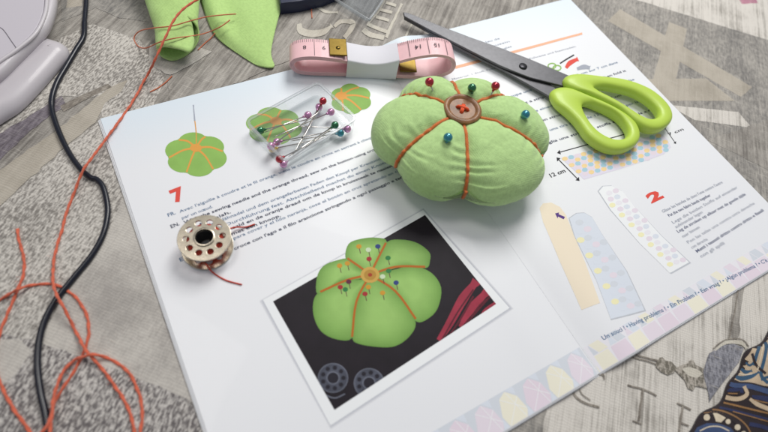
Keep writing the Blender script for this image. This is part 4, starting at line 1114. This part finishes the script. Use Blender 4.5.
# ------------------------------------------------------------------ navy case and clear ruler at the far edge
NAVY = mat('navy_plastic', '#16223f', .45, bump=.05, bump_scale=600)
nv_ = [at(x, y, 8) for x, y in ((280, 3), (300, 1), (322, -4), (346, -13), (360, -40), (270, -45))]
mesh('navy_case', *rounded_prism(nv_, [(.2, -.3), (1, 0), (7, 0), (7.8, -.4), (8, -1)]), NAVY, org=(at(310, -10).x, at(310, -10).y, 0), label='dark navy case edge behind the green scrap', cat='case', mods=[('EDGE_SPLIT', {'split_angle': .7})])
rl = [at(x, y, 3) for x, y in ((322, -12), (331, -4), (366, 18), (371, 17), (384, -2), (396, -26), (350, -50))]
CLR = clear_plastic('clear_case_plastic', (.88, .90, .92), .05)
rul = thing('clear_case', 'clear plastic case corner lying beyond the pink tape measure', 'case', (at(360, 0).x, at(360, 0).y, 0))
mesh('case_shell', *rounded_prism(rl, [(.3, -.6), (.8, 0), (5.4, 0), (6, -.6)]), CLR, parent=rul, smooth=False)
edge = [at(x, y, 6) for x, y in ((322, -12), (331, -4), (366, 18), (371, 17), (384, -2), (396, -26))]
mesh('case_rim', *tube(catmull(edge, 5), .75, 8), clear_plastic('clear_case_rim', (.85, .87, .88), .22), parent=rul)

# ------------------------------------------------------------------ patterned fabric at the near right corner
FB = {n: mat('patterned_' + n, c, .85, sheen=.2, spec=.15, weave=.4, weave_pitch=.6, weave_rot=.6, noise_amt=.12, noise_scale=300) for n, c in
      (('dark', '#2c2427'), ('beige', '#b5a28a'), ('blue', '#3b4a6c'), ('teal', '#33506a'), ('tan', '#8d6a45'), ('cream', '#c8bba6'), ('navy', '#2a3050'))}
LA = at(676, 452, 1); LB = at(800, 288, 1); LD = (LB - LA); LD.z = 0; LLEN = LD.length; LD.normalize(); LNn = Vector((LD.y, -LD.x, 0))
if (at(800, 432) - LA).dot(LNn) < 0: LNn = -LNn
def fab_d(p): 
    q = p - LA; s = q.dot(LD)
    return q.dot(LNn) + 1.2 * math.sin(s * .13) + .8 * math.sin(s * .31 + 1), s
def fab_z(p):
    d, s = fab_d(p)
    return 1.0 + 6.5 * (1 - math.exp(-max(d, 0) / 5.0)) + 1.1 * math.sin(s * .10 + d * .16) * (1 - math.exp(-max(d, 0) / 9))
NS, ND = 90, 44
V = []
for lay in (0, 1):
    for i in range(NS + 1):
        s = -30 + (LLEN + 70) * i / NS
        for j in range(ND + 1):
            d = 90 * (j / ND) ** 1.6
            p = LA + LD * s + LNn * (d - (1.2 * math.sin(s * .13) + .8 * math.sin(s * .31 + 1))); z = fab_z(p)
            p.z = z if lay == 0 else max(.25, z - .9 if j > 0 else .25); V.append(p)
F = []; W_ = ND + 1; H_ = (NS + 1) * W_
for i in range(NS):
    for j in range(ND):
        a = i * W_ + j
        F += [(a, a + 1, a + 1 + W_, a + W_), (H_ + a, H_ + a + W_, H_ + a + W_ + 1, H_ + a + 1)]
    F.append((i * W_, (i + 1) * W_, H_ + (i + 1) * W_, H_ + i * W_))
fo = LA + LD * (LLEN / 2)
fabric = thing('patterned_fabric', 'dark fabric with blue and beige paisley print folded over the cloth corner', 'fabric', (fo.x, fo.y, 0))
fbody = mesh('fabric_fold', V, F, FB['dark'], parent=fabric)
def onfab(x, y):
    p = at(x, y, 6)
    for _ in range(8): p = at(x, y, fab_z(p))
    return p
def fprint(pts, m_, lay, name='printed_figure'):
    bm = bmesh.new(); P = [onfab(*p) for p in pts]
    for p in P: p.z = 0
    fill_faces(bm, Stroke(P) if isinstance(pts, Stroke) else P)
    off = LA + LNn * .4
    bmesh.ops.triangulate(bm, faces=bm.faces[:])
    for it in range(6):
        E = [e for e in bm.edges if e.calc_length() > 1.6]
        if not E: break
        bmesh.ops.subdivide_edges(bm, edges=E, cuts=1); bmesh.ops.triangulate(bm, faces=[f for f in bm.faces if len(f.verts) > 3])
    dl = [v for v in bm.verts if fab_d(v.co)[0] < .25]
    bmesh.ops.delete(bm, geom=dl, context='VERTS')
    if not bm.faces: bm.free(); return
    for v in bm.verts: v.co.z = fab_z(v.co) + .09 + .03 * lay
    bm.normal_update()
    for f in bm.faces:
        if f.normal.z < 0: f.normal_flip()
    V, F = from_bm(bm); bm.free(); mesh(name, V, F, m_, parent=fbody, smooth=False)
def R4(pts): return [(690 + x / 4.235, 330 + y / 4.235) for x, y in pts]
fprint(R4([(165, 195), (215, 140), (262, 80), (318, 10), (420, -60), (430, 250), (340, 240), (280, 232), (215, 222)]), FB['beige'], 1)
for ln, wd, c, l in (([(180, 190), (215, 205), (260, 196), (292, 178)], [2, 5, 4, 1], 'teal', 2), ([(215, 165), (235, 178), (262, 172)], [3, 4, 1], 'teal', 2), ([(268, 150), (286, 90), (306, 40), (322, 70), (312, 130), (300, 190), (330, 226)], 3.4, 'teal', 2),
                     ([(262, 100), (280, 150), (320, 185)], 2.6, 'dark', 3), ([(335, 60), (345, 120), (340, 180)], 4, 'teal', 2),
                     ([(140, 228), (190, 232), (250, 236), (340, 262)], [2, 6, 6, 6], 'blue', 1), ([(95, 262), (150, 285), (205, 292), (240, 272), (228, 238)], [2, 4.5, 4.5, 4, 3], 'beige', 3), ([(120, 262), (170, 272), (212, 266)], [2, 5, 3], 'dark', 2),
                     ([(130, 245), (190, 258), (225, 256)], [2, 6, 4], 'navy', 1), ([(252, 292), (285, 315), (345, 340)], [3, 4.5, 4.5], 'beige', 3), ([(262, 280), (300, 292), (345, 300)], [2, 7, 8], 'navy', 1), ([(290, 300), (345, 318)], 3, 'dark', 2),
                     ([(62, 292), (160, 312), (250, 334), (350, 358)], 1.8, 'tan', 3), ([(-10, 385), (20, 362), (70, 348), (130, 352), (190, 378), (230, 412), (250, 450)], 6.5, 'tan', 1), ([(-10, 388), (20, 366), (70, 352), (130, 356), (190, 382), (228, 415), (246, 450)], 5.2, 'dark', 2)):
    fprint(ribbon_px(R4(ln), wd, 5), FB[c], l)
for ln, wd, c, l in (([(285, 170), (300, 110), (310, 60)], 1.2, 'cream', 3), ([(200, 182), (230, 190), (262, 186)], 1.0, 'cream', 3), ([(236, 138), (252, 150), (268, 140)], 2.2, 'teal', 2), ([(112, 258), (160, 268), (200, 270)], 1.1, 'tan', 4), ([(270, 296), (310, 306), (345, 312)], 1.0, 'tan', 4), ([(150, 215), (200, 222), (260, 226), (345, 250)], 1.4, 'dark', 3), ([(70, 318), (170, 338), (345, 382)], 2.4, 'navy', 2), ([(180, 345), (240, 362), (345, 392)], 1.0, 'tan', 3), ([(250, 398), (300, 408), (345, 424)], 4, 'navy', 2), ([(300, 212), (326, 200), (345, 205)], 2.6, 'teal', 2), ([(40, 428), (80, 410), (125, 410), (165, 428)], 1.2, 'cream', 4)):
    fprint(ribbon_px(R4(ln), wd, 5), FB[c], l)
fprint(R4([(10, 450), (30, 412), (70, 395), (120, 396), (170, 414), (200, 450)]), FB['blue'], 2)
for x, y, r in ((6, 400, 13), (34, 378, 14), (70, 370, 14), (200, 412, 13), (160, 388, 11), (226, 440, 12)):
    fprint([(690 + (x + r * math.cos(k * .55)) / 4.235, 330 + (y + r * math.sin(k * .55)) / 4.235) for k in range(11)], FB['cream'], 4)
fprint(R4([(95, 352), (108, 388), (130, 392), (150, 372), (140, 366), (124, 376), (112, 352)]), FB['cream'], 4)
